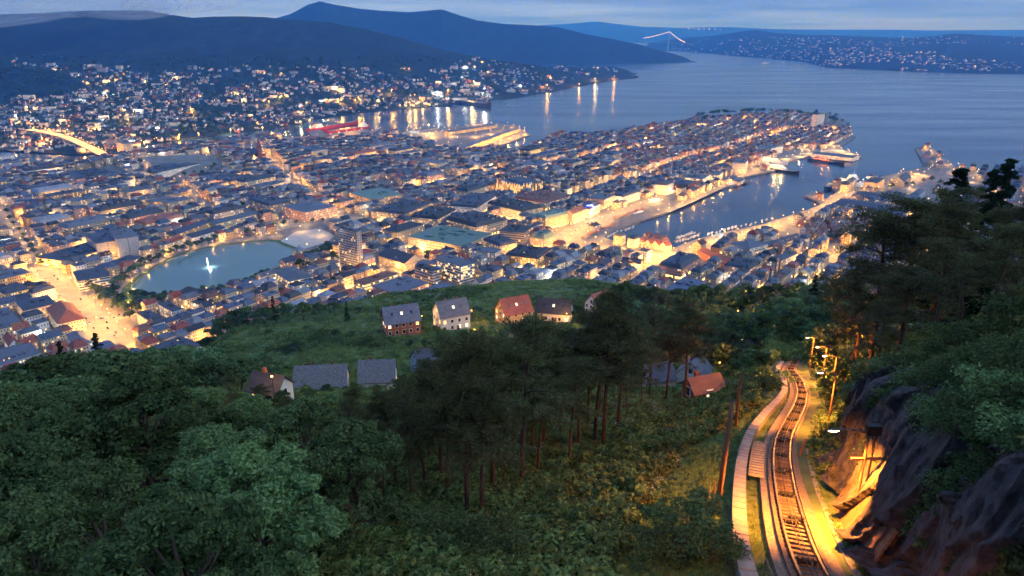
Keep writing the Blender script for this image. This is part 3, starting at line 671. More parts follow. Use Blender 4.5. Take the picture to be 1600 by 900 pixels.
for nm, line, w, sp, pw, colr, hh in AVENUES:
    P = [gp(*p)[:2] for p in line]; AVW.append((P, w))
    D = dens(P, 12.0); V = []; F = []
    for i, p in enumerate(D):
        t = D[min(i + 1, len(D) - 1)] - D[max(i - 1, 0)]; t = t / (np.hypot(*t) + 1e-9); n_ = np.array((-t[1], t[0])) * w / 2
        for q in (p - n_, p + n_): V.append((q[0], q[1], max(3.02, float(mounds(q[0], q[1])) + 0.3) + 0.004 * len(AVW)))
    F = [(2*i, 2*i+2, 2*i+3, 2*i+1) for i in range(len(D) - 1)]
    tag(mesh_obj('road', V, F, M['quay']), kind='structure')

# ------------------------------------------------------------------ street lamps
M['pole'] = mat('lamp_pole_metal', (0.10, 0.10, 0.10), 0.5, 0.2, 2, 2, metallic=0.6)
SODIUM, WARM, COOL = (1.0, 0.45, 0.085), (1.0, 0.58, 0.19), (0.85, 0.95, 1.0)
M['bulb0'] = glow('sodium_bulb', SODIUM, 5.0); M['bulb1'] = glow('warm_bulb', WARM, 4.5); M['bulb2'] = glow('white_bulb', COOL, 4)
def bulb_geo(r):
    return [(r,0,0),(-r,0,0),(0,r,0),(0,-r,0),(0,0,r*0.8),(0,0,-r*0.8)], [(0,2,4),(2,1,4),(1,3,4),(3,0,4),(2,0,5),(1,2,5),(3,1,5),(0,3,5)]
_post = MB().tube([(0, 0, -1), (0, 0, 7.6)], [0.12, 0.08], 5); _post.tube([(0, 0, 7.6), (0.5, 0, 8.0), (1.4, 0, 8.1)], 0.06, 4)
post_me = _post.build('post', M['pole'], link=False).data
lamp_me = []
for k in range(3):
    v, f = bulb_geo(0.7); lamp_me.append(mesh_obj('lamp_head', [(a + 1.5, b, c + 8.0) for a, b, c in v], f, M['bulb%d' % k], link=False).data)
LIGHTS = {}
def light_data(pw, colr, rad=0.35):
    k = (round(pw, -2), colr)
    if k not in LIGHTS:
        L = bpy.data.lights.new('lamp_light', 'POINT'); L.energy = k[0]; L.color = (SODIUM, WARM, COOL)[colr]; L.shadow_soft_size = rad; LIGHTS[k] = L
    return LIGHTS[k]
LAMP_K = 2.6
NLAMP = [0]
def street_lamp(x, y, z, rz, pw, colr, h, label, group, light=True):
    t = empty('street_lamp', (x, y, z), rz); t.scale = (1, 1, h / 8.0); tag(t, label, 'street lamp', group)
    o = bpy.data.objects.new('post', post_me); C.objects.link(o); o.parent = t
    o = bpy.data.objects.new('lamp_head', lamp_me[colr]); C.objects.link(o); o.parent = t
    if light:
        o = bpy.data.objects.new('lamp_light', light_data(pw * LAMP_K, colr)); C.objects.link(o); o.parent = t; o.location = (1.5, 0, 7.5)
    NLAMP[0] += 1
    return t
FAR_BULBS = []      # (x, y, z, r, colour)
def far_light(x, y, z, pw, colr):
    o = bpy.data.objects.new('lamp_light', light_data(pw * LAMP_K, colr, 1.0)); C.objects.link(o); o.location = (x, y, z)
for (nm, line, w, sp, pw, colr, hh), (P, _) in zip(AVENUES, AVW):
    D = dens(P, sp); far_off = np.mean([p[1] for p in D]) > 1750; made = []
    for i, p in enumerate(D):
        t = D[min(i + 1, len(D) - 1)] - D[max(i - 1, 0)]; t = t / (np.hypot(*t) + 1e-9); s = 1 if i % 2 else -1
        q = p + np.array((-t[1], t[0])) * s * (w / 2 - 1.5); ang = math.atan2(t[0] * s, -t[1] * s) + math.pi / 2
        z = max(3.0, float(mounds(q[0], q[1])))
        if far_off:
            FAR_BULBS.append((q[0], q[1], z + hh, 0.8, colr))
            if i % 2 == 0: far_light(q[0], q[1], z + hh - 1.2, pw * 1.7, colr)
        else:
            made.append((street_lamp(q[0], q[1], z, math.atan2(-s * t[0], s * t[1]) if False else ang, pw, colr, hh, None, 'street lamps of the town'), proj(q[0], q[1], z)[0]))
    label_in_order(made, lambda n, o: f'lit street lamp {nm}, {n} from left')

# ------------------------------------------------------------------ town houses filling the blocks
U = np.array((0.81, -0.585)); U = U / np.hypot(*U); Vv = np.array((-U[1], U[0]))
O_ = gp(700, 400)[:2]
PARKS = [[(425, 372), (425, 345), (520, 335), (600, 352), (590, 366), (525, 350), (525, 392), (500, 404), (455, 408)],      # green at the pond end
         [(560, 285), (610, 280), (640, 300), (590, 300)], [(215, 255), (330, 240), (350, 270), (300, 285), (215, 280)], [(380, 225), (425, 225), (430, 250), (375, 252)],
         [(1250, 172), (1320, 175), (1345, 205), (1310, 200), (1265, 192)], [(1090, 172), (1190, 172), (1180, 186), (1090, 190)],
         [(925, 340), (1060, 300), (1060, 320), (945, 376)], [(855, 370), (905, 350), (960, 385), (1050, 395), (1040, 405), (900, 398), (860, 390)],
         [(180, 440), (215, 470), (240, 480), (180, 520), (130, 460)], [(1320, 300), (1440, 262), (1530, 268), (1530, 300), (1450, 330), (1380, 305)],
         [(620, 190), (840, 190), (840, 214), (775, 236), (720, 240), (620, 216)], [(430, 205), (600, 198), (600, 214), (440, 226)],
         [(1240, 352), (1372, 340), (1385, 372), (1262, 388), (1200, 372)], [(990, 362), (1055, 366), (1052, 398), (992, 392)], [(175, 545), (230, 490), (215, 470), (120, 440), (60, 410), (150, 560)],
         [(1215, 236), (1350, 228), (1350, 256), (1220, 262)], [(860, 398), (980, 398), (975, 420), (900, 425)] if False else [(0, 0), (1, 0), (0, 1)]]
PARKW = [[tuple(gp(*p)[:2]) for p in P] for P in PARKS]
shore2 = [(p[0], p[1]) for p in shore_w]
def seg_d(x, y, a, b):
    dx, dy = b[0] - a[0], b[1] - a[1]; t = max(0, min(1, ((x - a[0]) * dx + (y - a[1]) * dy) / (dx * dx + dy * dy + 1e-9)))
    return math.hypot(x - a[0] - t * dx, y - a[1] - t * dy)
lake_big = [(lc.x + (p.x - lc.x) * 1.18, lc.y + (p.y - lc.y) * 1.34) for p in LW]
SEG = np.array([(a[0], a[1], b[0], b[1], w / 2) for P, w in AVW for a, b in zip(P[:-1], P[1:])] + [(a[0], a[1], b[0], b[1], 4.0) for a, b in zip(shore2[:-1], shore2[1:])])
NAV = sum(len(P) - 1 for P, w in AVW)
def seg_clear(x, y, S_=SEG):
    dx, dy = S_[:, 2] - S_[:, 0], S_[:, 3] - S_[:, 1]
    t = np.clip(((x - S_[:, 0]) * dx + (y - S_[:, 1]) * dy) / (dx * dx + dy * dy + 1e-9), 0, 1)
    return float(np.min(np.hypot(x - S_[:, 0] - t * dx, y - S_[:, 1] - t * dy) - S_[:, 4]))
def free(x, y, r):
    if seg_clear(x, y) < r: return False
    for R_ in TAKEN:
        if (x - R_[0]) ** 2 + (y - R_[1]) ** 2 < (R_[4] + R_[5] + r) ** 2 and rect_hit(x, y, R_, r + 1): return False
    if not inpoly(x, y, city_poly) or inpoly(x, y, lake_big): return False
    return not any(inpoly(x, y, P) for P in PARKW)
CAND = []; GREEN = []; PEN = []
hr = random.Random(5)
for bi in range(-44, 46):
    for bj in range(-26, 34):
        base = O_ + U * bi * 45.0 + Vv * bj * 92.0
        if base[1] < 480 or base[1] > 2550: continue
        pxx, pyy, _ = proj(base[0], base[1], 3)
        if pxx < -140 or pxx > 1700: continue
        if hr.random() < 0.24 and base[1] < 1900:        # a single big block takes the whole plot
            ln = hr.uniform(42, 76); wd_ = hr.uniform(24, 31); c = base + Vv * (ln / 2 + 2) + U * 19.5
            if all(free(*(c + Vv * a * ln / 2 + U * b * wd_ / 2), 2.0) for a in (-1, 0, 1) for b in (-1, 0, 1)) and (c[1] > 900 or terrain(c[0], c[1]) < 3):
                q = proj(c[0], c[1], 3); CAND.append(dict(x=c[0], y=c[1], z=ground_z(c[0], c[1]), px=q[0], py=q[1], w=ln, d=wd_, foot=False, block=True)); continue
        for row in (0, 1):
            s = hr.uniform(0, 4)
            while s < 80:
                near_foot = False
                wd = hr.uniform(11, 19)
                c = base + Vv * (s + wd / 2) + U * (9 + row * 21 + hr.uniform(-1, 1)); s += wd + (0.05 if hr.random() < 0.8 else 5)
                x, y = c; tz = terrain(x, y) if y < 900 else -9
                px, py, dep = proj(x, y, max(3, tz))
                if px < -30 or px > 1630: continue
                if tz > 55: continue
                # hidden behind the hill's edge?
                foot = tz > 3 or y < 760
                dd = hr.uniform(11, 14); r = 7.0
                if not free(x, y, r): continue
                z = ground_z(x, y)
                if z > 5 and px > 1040 and (y > MOUNDS[0][1] + 20 or px > 1268): PEN.append((x, y, z)); continue
                if hr.random() < 0.045: GREEN.append((x, y, z)); continue
                CAND.append(dict(x=x, y=y, z=z, px=px, py=py, w=wd, d=dd, foot=foot))
# small wooden houses crowd the foot of the hill
for k in range(1500):
    px = hr.uniform(200, 1330); py = hr.uniform(385, 520)
    x, y, z = gp(px, py); tz = terrain(x, y)
    if y > 860 or tz > 40 or tz < -40: continue
    if not free(x, y, 4.5): continue
    if any((x - c['x']) ** 2 + (y - c['y']) ** 2 < (7.5 + c['w'] * 0.42) ** 2 for c in CAND if abs(c['y'] - y) < 25): continue
    CAND.append(dict(x=x, y=y, z=max(3, tz), px=px, py=py, w=hr.uniform(8, 11.5), d=hr.uniform(6.5, 8.5), foot=True, small=True))
# what the brow of the hill hides is left out
def hidden(x, y, z):
    if y > 1050: return False
    n = 60; t = np.linspace(0.15, 0.97, n); return bool(np.any(terrain(x * t, y * t) > CAMZ + (z - CAMZ) * t + 0.5))
CAND = [c for c in CAND if not hidden(c['x'], c['y'], c['z'] + 15)]
def style(c):
    px, py = c['px'], c['py']
    penin = px > 960 and py < 270
    p_red = 0.5 if penin else (0.42 if c['foot'] else 0.16)
    q = hr.random()
    if q < p_red: rc = hr.choice(['red tiled', 'red tiled', 'rust brown'])
    else: rc = hr.choice(['slate', 'slate', 'blue grey', 'dark', 'grey', 'pale grey', 'grey'])
    if c.get('small'): wc = hr.choice(['white', 'white', 'cream', 'pale blue', 'ochre', 'pink', 'brick red'])
    else: wc = hr.choice(['cream', 'cream', 'white', 'sandstone', 'grey', 'ochre', 'pink'])
    if c.get('small'): h, roof, rh = hr.uniform(5, 8), 'gable', hr.uniform(3, 4.6)
    elif penin: h, roof, rh = hr.uniform(7, 12), hr.choice(['gable', 'gable', 'mansard']), hr.uniform(3.5, 5)
    elif c.get('block'): h, roof, rh = hr.uniform(13, 20), hr.choice(['mansard', 'mansard', 'flat']), hr.uniform(3.5, 5)
    else: h, roof, rh = hr.uniform(9.5, 16.5), hr.choice(['gable', 'mansard', 'mansard', 'hip', 'flat']), hr.uniform(3, 5.2)
    if roof == 'flat' and rc in ('red tiled', 'rust brown'): rc = 'grey'
    return wc, rc, h, roof, rh
ANCH = [('near the pond', 330, 430), ('left of the pond', 120, 360), ('at lower left by the avenue', 70, 490), ('at the hill foot below the pond', 400, 480), ('below the tower block', 560, 430), ('around the shopping centre', 690, 370),
        ('behind the town centre', 700, 290), ('at the market square', 870, 400), ('below the market square', 960, 425), ('at the inner harbour', 930, 300), ('below the old wharf', 1120, 405), ('behind the old wharf', 1320, 370), ('on the peninsula', 1150, 240), ('around the university hill', 280, 290), ('at the brow of the hill', 760, 440)]
CAND.sort(key=lambda c: (c['x'] ** 2 + c['y'] ** 2) / (c['w'] * c['d']))
NEAR, REST = CAND[:300], CAND[300:]
AXV = math.atan2(Vv[1], Vv[0])
by_look = {}
for c in NEAR:
    wc, rc, h, roof, rh = style(c)
    rz = AXV + 0.22 * float(fbm(c['x'] / 260, c['y'] / 260, 61, 2)) + (hr.uniform(-0.5, 0.5) + hr.choice([0, math.pi / 2]) if c.get('small') else hr.uniform(-0.04, 0.04))
    g = house_geo(c['w'], c['d'], h, roof, rh, lit=0.17, rg=hr, shop=(not c['foot'] and hr.random() < 0.6), bay=2.4 if not c.get('small') else 2.1)
    nm = 'wooden_house' if c.get('small') else ('city_block' if c.get('block') else 'town_house')
    t = house_thing(nm, (c['x'], c['y'], c['z']), rz, g, MW[wc], MR[rc], None, 'house', 'houses of the town')
    an = min(ANCH, key=lambda a: (a[1] - c['px']) ** 2 + (2 * (a[2] - c['py'])) ** 2)[0]
    by_look.setdefault((an, wc, rc, nm), []).append((t, c['px']))
for (an, wc, rc, nm), L in by_look.items():
    kindw = {'wooden_house': 'wooden house', 'town_house': 'town house', 'city_block': 'large city block'}[nm]
    rw = rc + ' roof' if rc != 'slate' else 'slate roof'
    label_in_order(L, (lambda n, o: f'{wc} {kindw} with {rw} {an}') if len(L) == 1 else (lambda n, o: f'{n} {wc} {kindw} from left, {rw}, {an}'))
class Mass:
    """many houses too small to pick apart, in three meshes' worth of one object"""
    def __init__(s): s.V = []; s.F = []; s.mi = []; s.col = []; s.n = 0
    def add(s, geo, loc, rz, wcol, rcol):
        ca, sa = math.cos(rz), math.sin(rz)
        for part, m0, colr in ((geo[0], 0, wcol), (geo[1], 1, rcol), (geo[2], None, (1, 1, 1))):
            b = s.n
            for x, y, z in part.V: s.V.append((loc[0] + x * ca - y * sa, loc[1] + x * sa + y * ca, loc[2] + z))
            s.n += len(part.V)
            for i, f in enumerate(part.F):
                s.F.append(tuple(k + b for k in f)); s.mi.append(m0 if m0 is not None else 2 + geo[3][i]); s.col.append(colr)
    def build(s, name, label, cat):
        o = mesh_obj(name, s.V, s.F, [M['wall_any'], M['roof_any']] + WIN, mi=s.mi, col=np.array(s.col)); return tag(o, label, cat, kind='stuff')
def jit(c, a): k = hr.uniform(1 - a, 1 + a); return tuple(min(0.9, q * k * hr.uniform(0.95, 1.05)) for q in c)
mass = Mass()
def facing(x, y, rz):
    out = []
    for s, (nx, ny) in enumerate([(0, -1), (1, 0), (0, 1), (-1, 0)]):
        wx, wy = nx * math.cos(rz) - ny * math.sin(rz), nx * math.sin(rz) + ny * math.cos(rz)
        if wx * -x + wy * -y > 0: out.append(s)
    return tuple(out)
for c in REST:
    wc, rc, h, roof, rh = style(c); rz = AXV + 0.22 * float(fbm(c['x'] / 260, c['y'] / 260, 61, 2)) + hr.uniform(-0.05, 0.05) + (hr.uniform(-0.4, 0.4) if c.get('small') else 0)
    far_ = c['y'] > 1500
    g = house_geo(c['w'], c['d'], h, roof, rh, lit=0.16, rg=hr, sides=facing(c['x'], c['y'], rz), bay=3.4 if far_ else 2.6)
    mass.add(g, (c['x'], c['y'], c['z']), rz, jit(WALLS[wc], 0.15), jit(ROOFS[rc], 0.2))
mass.build('distant_town_houses', 'crowded slate and red roofed houses of the farther town', 'houses')
# lamps in the side streets: some stand near, the rest are too far to pick apart
made = []
lr = random.Random(3)
for bi in range(-44, 46):
    for bj in range(-26, 34):
        for fr in (0.0, 0.33, 0.66):
            p = O_ + U * (bi * 45.0 - 2) + Vv * (bj * 92.0 + fr * 92 - 4)
            if p[1] < 560 or p[1] > 2500: continue
            if p[1] < 900 and terrain(p[0], p[1]) > 6: continue
            px, py, dep = proj(p[0], p[1], 3)
            if px < -20 or px > 1620 or not inpoly(p[0], p[1], city_poly): continue
            if inpoly(p[0], p[1], lake_poly) or any(rect_hit(p[0], p[1], R_, 1.5) for R_ in TAKEN): continue
            if seg_clear(p[0], p[1], SEG[:NAV]) < 10: continue
            if hidden(p[0], p[1], 12): continue
            made.append((p, px, dep))
made.sort(key=lambda q: q[2])
keep = []
for p, px, dep in made:
    z = ground_z(p[0], p[1])
    bright = lr.choice([800, 1300, 2200])
    if dep < 1500 and NLAMP[0] < 300:
        keep.append((street_lamp(p[0], p[1], z, AXV, bright, lr.choice([0, 0, 1]), 8, None, 'street lamps of the town'), px, proj(*p, z)[1]))
    elif lr.random() < 0.5:
        cl = lr.choice([0, 0, 1, 1, 2]); FAR_BULBS.append((p[0], p[1], z + 9, lr.uniform(0.6, 1.0), cl))
        if lr.random() < 0.4: far_light(p[0], p[1], z + 7, bright * 1.7, cl)
grp = {}
for t, px, py in keep:
    an = min(ANCH, key=lambda a: (a[1] - px) ** 2 + (2 * (a[2] - py)) ** 2)[0]; grp.setdefault(an, []).append((t, px))
for an, L in grp.items(): label_in_order(L, lambda n, o: f'side-street lamp {an}, {n} from left')

# ------------------------------------------------------------------ hillside suburb across the water
m2 = Mass(); sr = random.Random(21); spots = []
def cast(pxs, pys, hfun, t0, t1, n=220):
    """where many lines of sight meet a hillside"""
    a = (pxs - 800) / FPX; v = (450 - pys) / FPX; f = CP + v * SP; d = -SP + v * CP
    t = np.linspace(t0, t1, n)[None]; X, Y, Z = a[:, None] * t, f[:, None] * t, CAMZ + d[:, None] * t
    G = hfun(X, Y); g = Z - G < 0; i = np.argmax(g, 1); k = np.arange(len(pxs)); ok = g[k, i]
    return X[k, i], Y[k, i], G[k, i], ok
far_h = lambda X, Y: np.maximum(2.6, np.maximum(MA.h(X, Y), MB_.h(X, Y)))
q_ = np.random.default_rng(21); PX, PY = q_.uniform(0, 985, 5200), q_.uniform(88, 240, 5200)
for px, py, x, y, z, ok in zip(PX, PY, *cast(PX, PY, far_h, 1900, 5600)):
    if not ok or not inpoly(x, y, far_poly): continue
    top = np.interp(px, [0, 150, 300, 400, 480, 620, 700, 800, 850, 930, 985], [92, 104, 106, 104, 100, 110, 98, 84, 88, 96, 108])
    if py < top: continue
    if px < 145 and 100 < py < 160 and MB_.h(x, y) > MA.h(x, y) - 1: continue
    if fbm(x / 130, y / 130, 77, 3) > 0.13: continue
    if sr.random() > np.interp(py - top, [0, 14, 40, 90], [0.25, 0.6, 0.95, 0.9]): continue
    if any((x - q[0]) ** 2 + (y - q[1]) ** 2 < 300 for q in spots[-260:]): continue
    spots.append((x, y, z, px, py))
for x, y, z, px, py in spots:
    big = sr.random() < 0.09; w, d_ = (sr.uniform(20, 45), sr.uniform(11, 14)) if big else (sr.uniform(9, 14), sr.uniform(8, 10)); h = sr.uniform(9, 15) if big else sr.uniform(5, 8)
    rz = sr.uniform(-0.5, 0.5)
    wc = sr.choice(['white', 'white', 'white', 'cream', 'grey', 'pale blue', 'brick red']); rc = sr.choice(['slate', 'slate', 'dark', 'grey', 'red tiled'])
    g = house_geo(w, d_, h, 'gable' if not big else 'flat', 3.2, bay=4.0, lit=0.07, rg=sr, sides=facing(x, y, rz), ww=1.5, wh=1.6)
    m2.add(g, (x, y, z), rz, jit(WALLS[wc], 0.15), jit(ROOFS[rc], 0.2))
    if sr.random() < 0.30:
        cl = sr.choice([0, 0, 0, 1, 1, 2]); FAR_BULBS.append((x + sr.uniform(-14, 14), y - 9, z + 8, sr.uniform(0.6, 1.3), cl))
        if sr.random() < 0.2: far_light(x, y - 12, z + 9, sr.uniform(3000, 9000), cl)
m2.build('hillside_suburb', 'dense suburb of small pale houses climbing the far hillside', 'houses')
# woods between them
def clump_mass(name, label, pts, m, lobes=7):
    V = []; F = []
    for x, y, z, r in pts:
        for k in range(lobes):
            cx, cy_, cz = x + sr.gauss(0, r * 0.45), y + sr.gauss(0, r * 0.45), z + r * 0.55 + sr.uniform(0, r * 0.9); s = r * sr.uniform(0.3, 0.6); b = len(V)
            for v in bulb_geo(1.0)[0]: V.append((cx + v[0] * s * sr.uniform(0.7, 1.2), cy_ + v[1] * s * sr.uniform(0.7, 1.2), cz + v[2] * s * sr.uniform(0.8, 1.4)))
            F += [tuple(i + b for i in f) for f in bulb_geo(1.0)[1]]
    return tag(mesh_obj(name, V, np.array(F), m), label, 'trees', kind='stuff')
M['farwood'] = mat('far_foliage', (0.022, 0.042, 0.020), 0.95, 0.5, 0.05, 3, coord='Position')
wp = []
PX, PY = q_.uniform(0, 985, 2600), q_.uniform(90, 225, 2600)
for x, y, z, ok in zip(*cast(PX, PY, far_h, 1900, 5600, 160)):
    if ok and inpoly(x, y, far_poly): wp.append((x, y, z, sr.uniform(6, 11)))
clump_mass('hillside_woods', 'dark woods scattered between the houses of the far hillside', wp, M['farwood'], 5)
# houses and lights of the island across the fjord
m3 = Mass()
PX = np.where(np.arange(1100) % 3 > 0, q_.normal(1330, 150, 1100), q_.uniform(1050, 1600, 1100)); PY = q_.uniform(58, 112, 1100)
for px, x, y, z, ok in zip(PX, *cast(PX, PY, lambda X, Y: np.maximum(0.5, MK.h(X, Y)), 4900, 13500, 260)):
    if not ok or px < 1045 or px > 1600: continue
    if MK.h(x, y) < 3: continue
    if fbm(x / 500, y / 700, 5, 3) > 0.10: continue
    rz = sr.uniform(-0.6, 0.6)
    g = house_geo(sr.uniform(12, 24), 11, sr.uniform(6, 9), 'gable', 4, bay=6, lit=0.05, rg=sr, sides=(0,), ww=1.8, wh=1.8)
    m3.add(g, (x, y, z), rz, jit(WALLS[sr.choice(['white', 'cream', 'grey'])], 0.15), jit(ROOFS[sr.choice(['slate', 'dark'])], 0.2))
    if sr.random() < 0.5: FAR_BULBS.append((x, y - 12, z + 10, sr.uniform(0.8, 2.2), sr.choice([0, 0, 1, 1, 2])))
m3.build('island_houses', 'scattered houses on the wooded island across the fjord', 'houses')
for px, py, r, cl in [(1068, 42, 9, 0), (1076, 43, 9, 0), (1084, 43, 8, 0), (1092, 44, 9, 0), (1100, 43, 10, 0), (1108, 44, 8, 1), (1118, 44, 8, 0), (1126, 45, 7, 1)]:
    a, f, d = ray(px, py + 1.5); t = 19500 / f; FAR_BULBS.append((a * t, 19500, CAMZ + d * t, r * 0.8, cl))

# bigger floodlights at the docks and on far quays
FLOOD = [(1283 - 420, 0, 0)] if False else [(683, 143, 24, 2), (757, 138, 40, 2), (648, 148, 22, 0), (560, 152, 20, 0), (612, 140, 20, 0), (700, 140, 20, 0), (740, 127, 18, 1), (533, 156, 16, 0), (484, 187, 14, 0), (470, 190, 14, 1), (410, 199, 14, 0), (360, 202, 14, 1), (310, 208, 14, 0), (280, 210, 14, 0), (225, 222, 14, 0), (240, 228, 12, 1), (855, 132, 16, 0), (905, 131, 14, 0), (930, 122, 14, 1), (960, 119, 14, 0), (670, 195, 26, 1), (640, 160, 20, 1), (660, 158, 20, 1), (52, 200, 26, 0), (90, 196, 24, 0), (30, 190, 18, 0), (150, 195, 18, 0), (200, 187, 18, 0), (300, 175, 16, 0), (420, 158, 18, 0), (440, 150, 18, 1)]
M['mast'] = M['pole']; fl = []
for px, py, hz, cl in FLOOD:
    x, y, z = gp(px, py, hz + 3)
    zb = ground_z(x, y)
    if zb > 8 and not py < 0:
        a, f, d = ray(px, py); t = np.linspace(2000, 5600, 300); g = CAMZ + d * t - (np.maximum(2.6, np.maximum(MA.h(a*t, f*t), MB_.h(a*t, f*t))) + hz); i = int(np.argmax(g < 0)); x, y = a * t[i], f * t[i]; zb = CAMZ + d * t[i] - hz
    t_ = empty('floodlight_mast', (x, y, zb)); tag(t_, None, 'floodlight', 'floodlight masts on the far quays')
    MB().tube([(0, 0, -1), (0, 0, hz)], [0.5, 0.3], 5).build('mast', M['pole'], t_)
    v, f_ = bulb_geo(1.9 if cl != 2 else 2.4); mesh_obj('lamp_head', [(a_, b_, c_ + hz) for a_, b_, c_ in v], f_, M['bulb%d' % cl], t_)
    o = bpy.data.objects.new('lamp_light', light_data(42000 * LAMP_K, cl, 1.5)); C.objects.link(o); o.parent = t_; o.location = (0, -3, hz - 2)
    fl.append((t_, px))
label_in_order(fl, lambda n, o: f'tall glaring floodlight mast across the far shore, {n} from left')
V = []; F = []; mi = []
for x, y, z, r, cl in FAR_BULBS:
    b = len(V); v, f = bulb_geo(r); V += [(x + p[0], y + p[1], z + p[2]) for p in v]; F += [tuple(i + b for i in q) for q in f]; mi += [cl] * 8
tag(mesh_obj('distant_town_lights', V, np.array(F), [M['bulb0'], M['bulb1'], M['bulb2']], mi=mi), 'countless small amber and white lamps of the distant town', 'lights', kind='stuff')
# ------------------------------------------------------------------ trees: a few kinds built once, then copied
def unit(v): return v / (np.linalg.norm(v, axis=-1, keepdims=True) + 1e-9)
def leaves(cent, rad, per, size, asp=0.55, flat=1.0, up=0.5, seed=0, out_c=None, radial=False):
    """diamond leaves spread through clumps: cent (n,3), rad (n,)"""
    g = np.random.default_rng(seed); n = len(cent)
    off = unit(g.normal(size=(n, per, 3))) * (g.random((n, per, 1)) ** 0.45); off[..., 2] *= flat
    c = (cent[:, None] + off * rad[:, None, None]).reshape(-1, 3)
    dirn = unit(off.reshape(-1, 3) + np.array((0, 0, up)) + g.normal(size=c.shape) * 0.35)
    if radial: t = dirn; b = unit(np.cross(t, g.normal(size=c.shape)))
    else:
        nrm = unit(dirn + g.normal(size=c.shape) * 0.5); t = unit(np.cross(nrm, g.normal(size=c.shape))); b = np.cross(nrm, t)
    s = size * g.uniform(0.6, 1.3, (len(c), 1))
    V = np.stack([c - t * s * 0.5, c + b * s * asp * 0.5, c + t * s * 0.5, c - b * s * asp * 0.5], 1).reshape(-1, 3)
    return V, np.arange(len(V)).reshape(-1, 4)
M['bark'] = mat('grey_bark', (0.07, 0.055, 0.045), 0.95, 0.4, 3, 5, bump=0.5, stretch=(1, 1, 0.3))
M['pinebark'] = mat('pine_bark', (0.085, 0.052, 0.038), 0.95, 0.55, 2.5, 5, bump=0.6, objvar=0.2, stretch=(1, 1, 0.3))
M['leaf'] = leafmat('broad_leaves', (0.052, 0.105, 0.045), (0.17, 0.26, 0.10), objvar=0.5)
M['leafdark'] = leafmat('dark_leaves', (0.036, 0.080, 0.036), (0.12, 0.19, 0.075), objvar=0.4)
M['needle'] = leafmat('pine_needles', (0.048, 0.062, 0.030), (0.14, 0.15, 0.066), trans=0.2)
M['spruce'] = leafmat('spruce_needles', (0.010, 0.024, 0.013), (0.030, 0.052, 0.026), trans=0.15)
def proto_broad(seed, H, cr, base, nl, per, size, clump, m, bark='bark', lobes=9, lr_=(0.30, 0.48)):
    g = np.random.default_rng(seed); tb = MB()
    tb.tube([(0, 0, -0.8), (0.1, 0.05, H * 0.2), (g.normal() * 0.2, g.normal() * 0.2, H * 0.45), (g.normal() * 0.4, g.normal() * 0.4, H * 0.8)], [H * 0.028, H * 0.022, H * 0.015, H * 0.004], 7)
    L = []
    for k in range(lobes):
        a = 6.283 * k / lobes + g.uniform(-0.3, 0.3); q = g.uniform(0.15, 1.0); r = cr * math.sqrt(max(0.05, 1 - (q - 0.35) ** 2 / 0.5)) * g.uniform(0.45, 0.78)
        z = base + (H - base) * (0.12 + 0.72 * q)
        e = np.array((math.cos(a) * r, math.sin(a) * r, z)); L.append((e, cr * g.uniform(*lr_)))
        s0 = H * (0.22 + 0.35 * q); mid = e * 0.5 + np.array((0, 0, s0)) * 0.5 * np.array((1, 1, 1)); mid[2] = s0 * 0.5 + e[2] * 0.5 - 0.3
        tb.tube([(0, 0, s0), tuple(mid), tuple(e)], [H * 0.011, H * 0.007, H * 0.002], 5)
    L.append((np.array((0, 0, H - cr * 0.35)), cr * 0.4))
    cs = []; rs = []
    for e, r in L:
        n = nl // len(L)
        d = unit(g.normal(size=(n, 3))); d[:, 2] = np.abs(d[:, 2]) * 0.9 - 0.25
        cs.append(e + d * r * g.uniform(0.55, 1.0, (n, 1))); rs.append(g.uniform(0.6, 1.2, n) * clump)
    V, F = leaves(np.concatenate(cs), np.concatenate(rs), per, size, up=0.6, flat=0.7, seed=seed + 1)
    return tb.build('trunk', M[bark], link=False, smooth=True).data, mesh_obj('crown', V, F, M[m], link=False).data, H
def proto_pine(seed, H, cr, base=0.46, nb=30, per=85):
    g = np.random.default_rng(seed); tb = MB(); bend = g.normal(size=2) * 0.8
    tp_ = lambda z: np.array((bend[0] * (z / H) ** 2, bend[1] * (z / H) ** 2, z))
    tb.tube([tuple(tp_(z)) for z in (-0.8, H * 0.25, H * 0.5, H * 0.75, H * 0.97)], [H * 0.0135, H * 0.0115, H * 0.009, H * 0.006, 0.02], 7)
    cs = []; rs = []
    for k in range(nb):
        q = base + (1 - base) * (k + g.random()) / nb; z = q * H; a = g.uniform(0, 6.283)
        ln = cr * (1.05 - 0.75 * ((q - base) / (1 - base)) ** 1.4) * g.uniform(0.5, 1.1); p0 = tp_(z)
        e = p0 + np.array((math.cos(a) * ln, math.sin(a) * ln, ln * g.uniform(-0.12, 0.35))); mid = (p0 + e) / 2 + np.array((0, 0, 0.12 * ln))
        tb.tube([tuple(p0), tuple(mid), tuple(e)], [0.06, 0.04, 0.012], 4, cap=False)
        for m_ in range(5):
            f = g.uniform(0.45, 1.05); cs.append(p0 + (e - p0) * f + g.normal(size=3) * np.array((0.4, 0.4, 0.16))); rs.append(g.uniform(0.35, 0.62))
    for k in range(3):                                  # dead stubs below the crown
        z = H * g.uniform(0.2, base); a = g.uniform(0, 6.28); tb.tube([tuple(tp_(z)), (math.cos(a) * 1.3 + bend[0] * 0.1, math.sin(a) * 1.3, z + g.uniform(-0.3, 0.2))], [0.035, 0.008], 4, cap=False)
    cs.append(tp_(H)); rs.append(0.5)
    V, F = leaves(np.array(cs), np.array(rs), per, 0.30, 0.14, flat=0.6, up=0.35, seed=seed + 1, radial=True)
    return tb.build('trunk', M['pinebark'], link=False, smooth=True).data, mesh_obj('crown', V, F, M['needle'], link=False).data, H
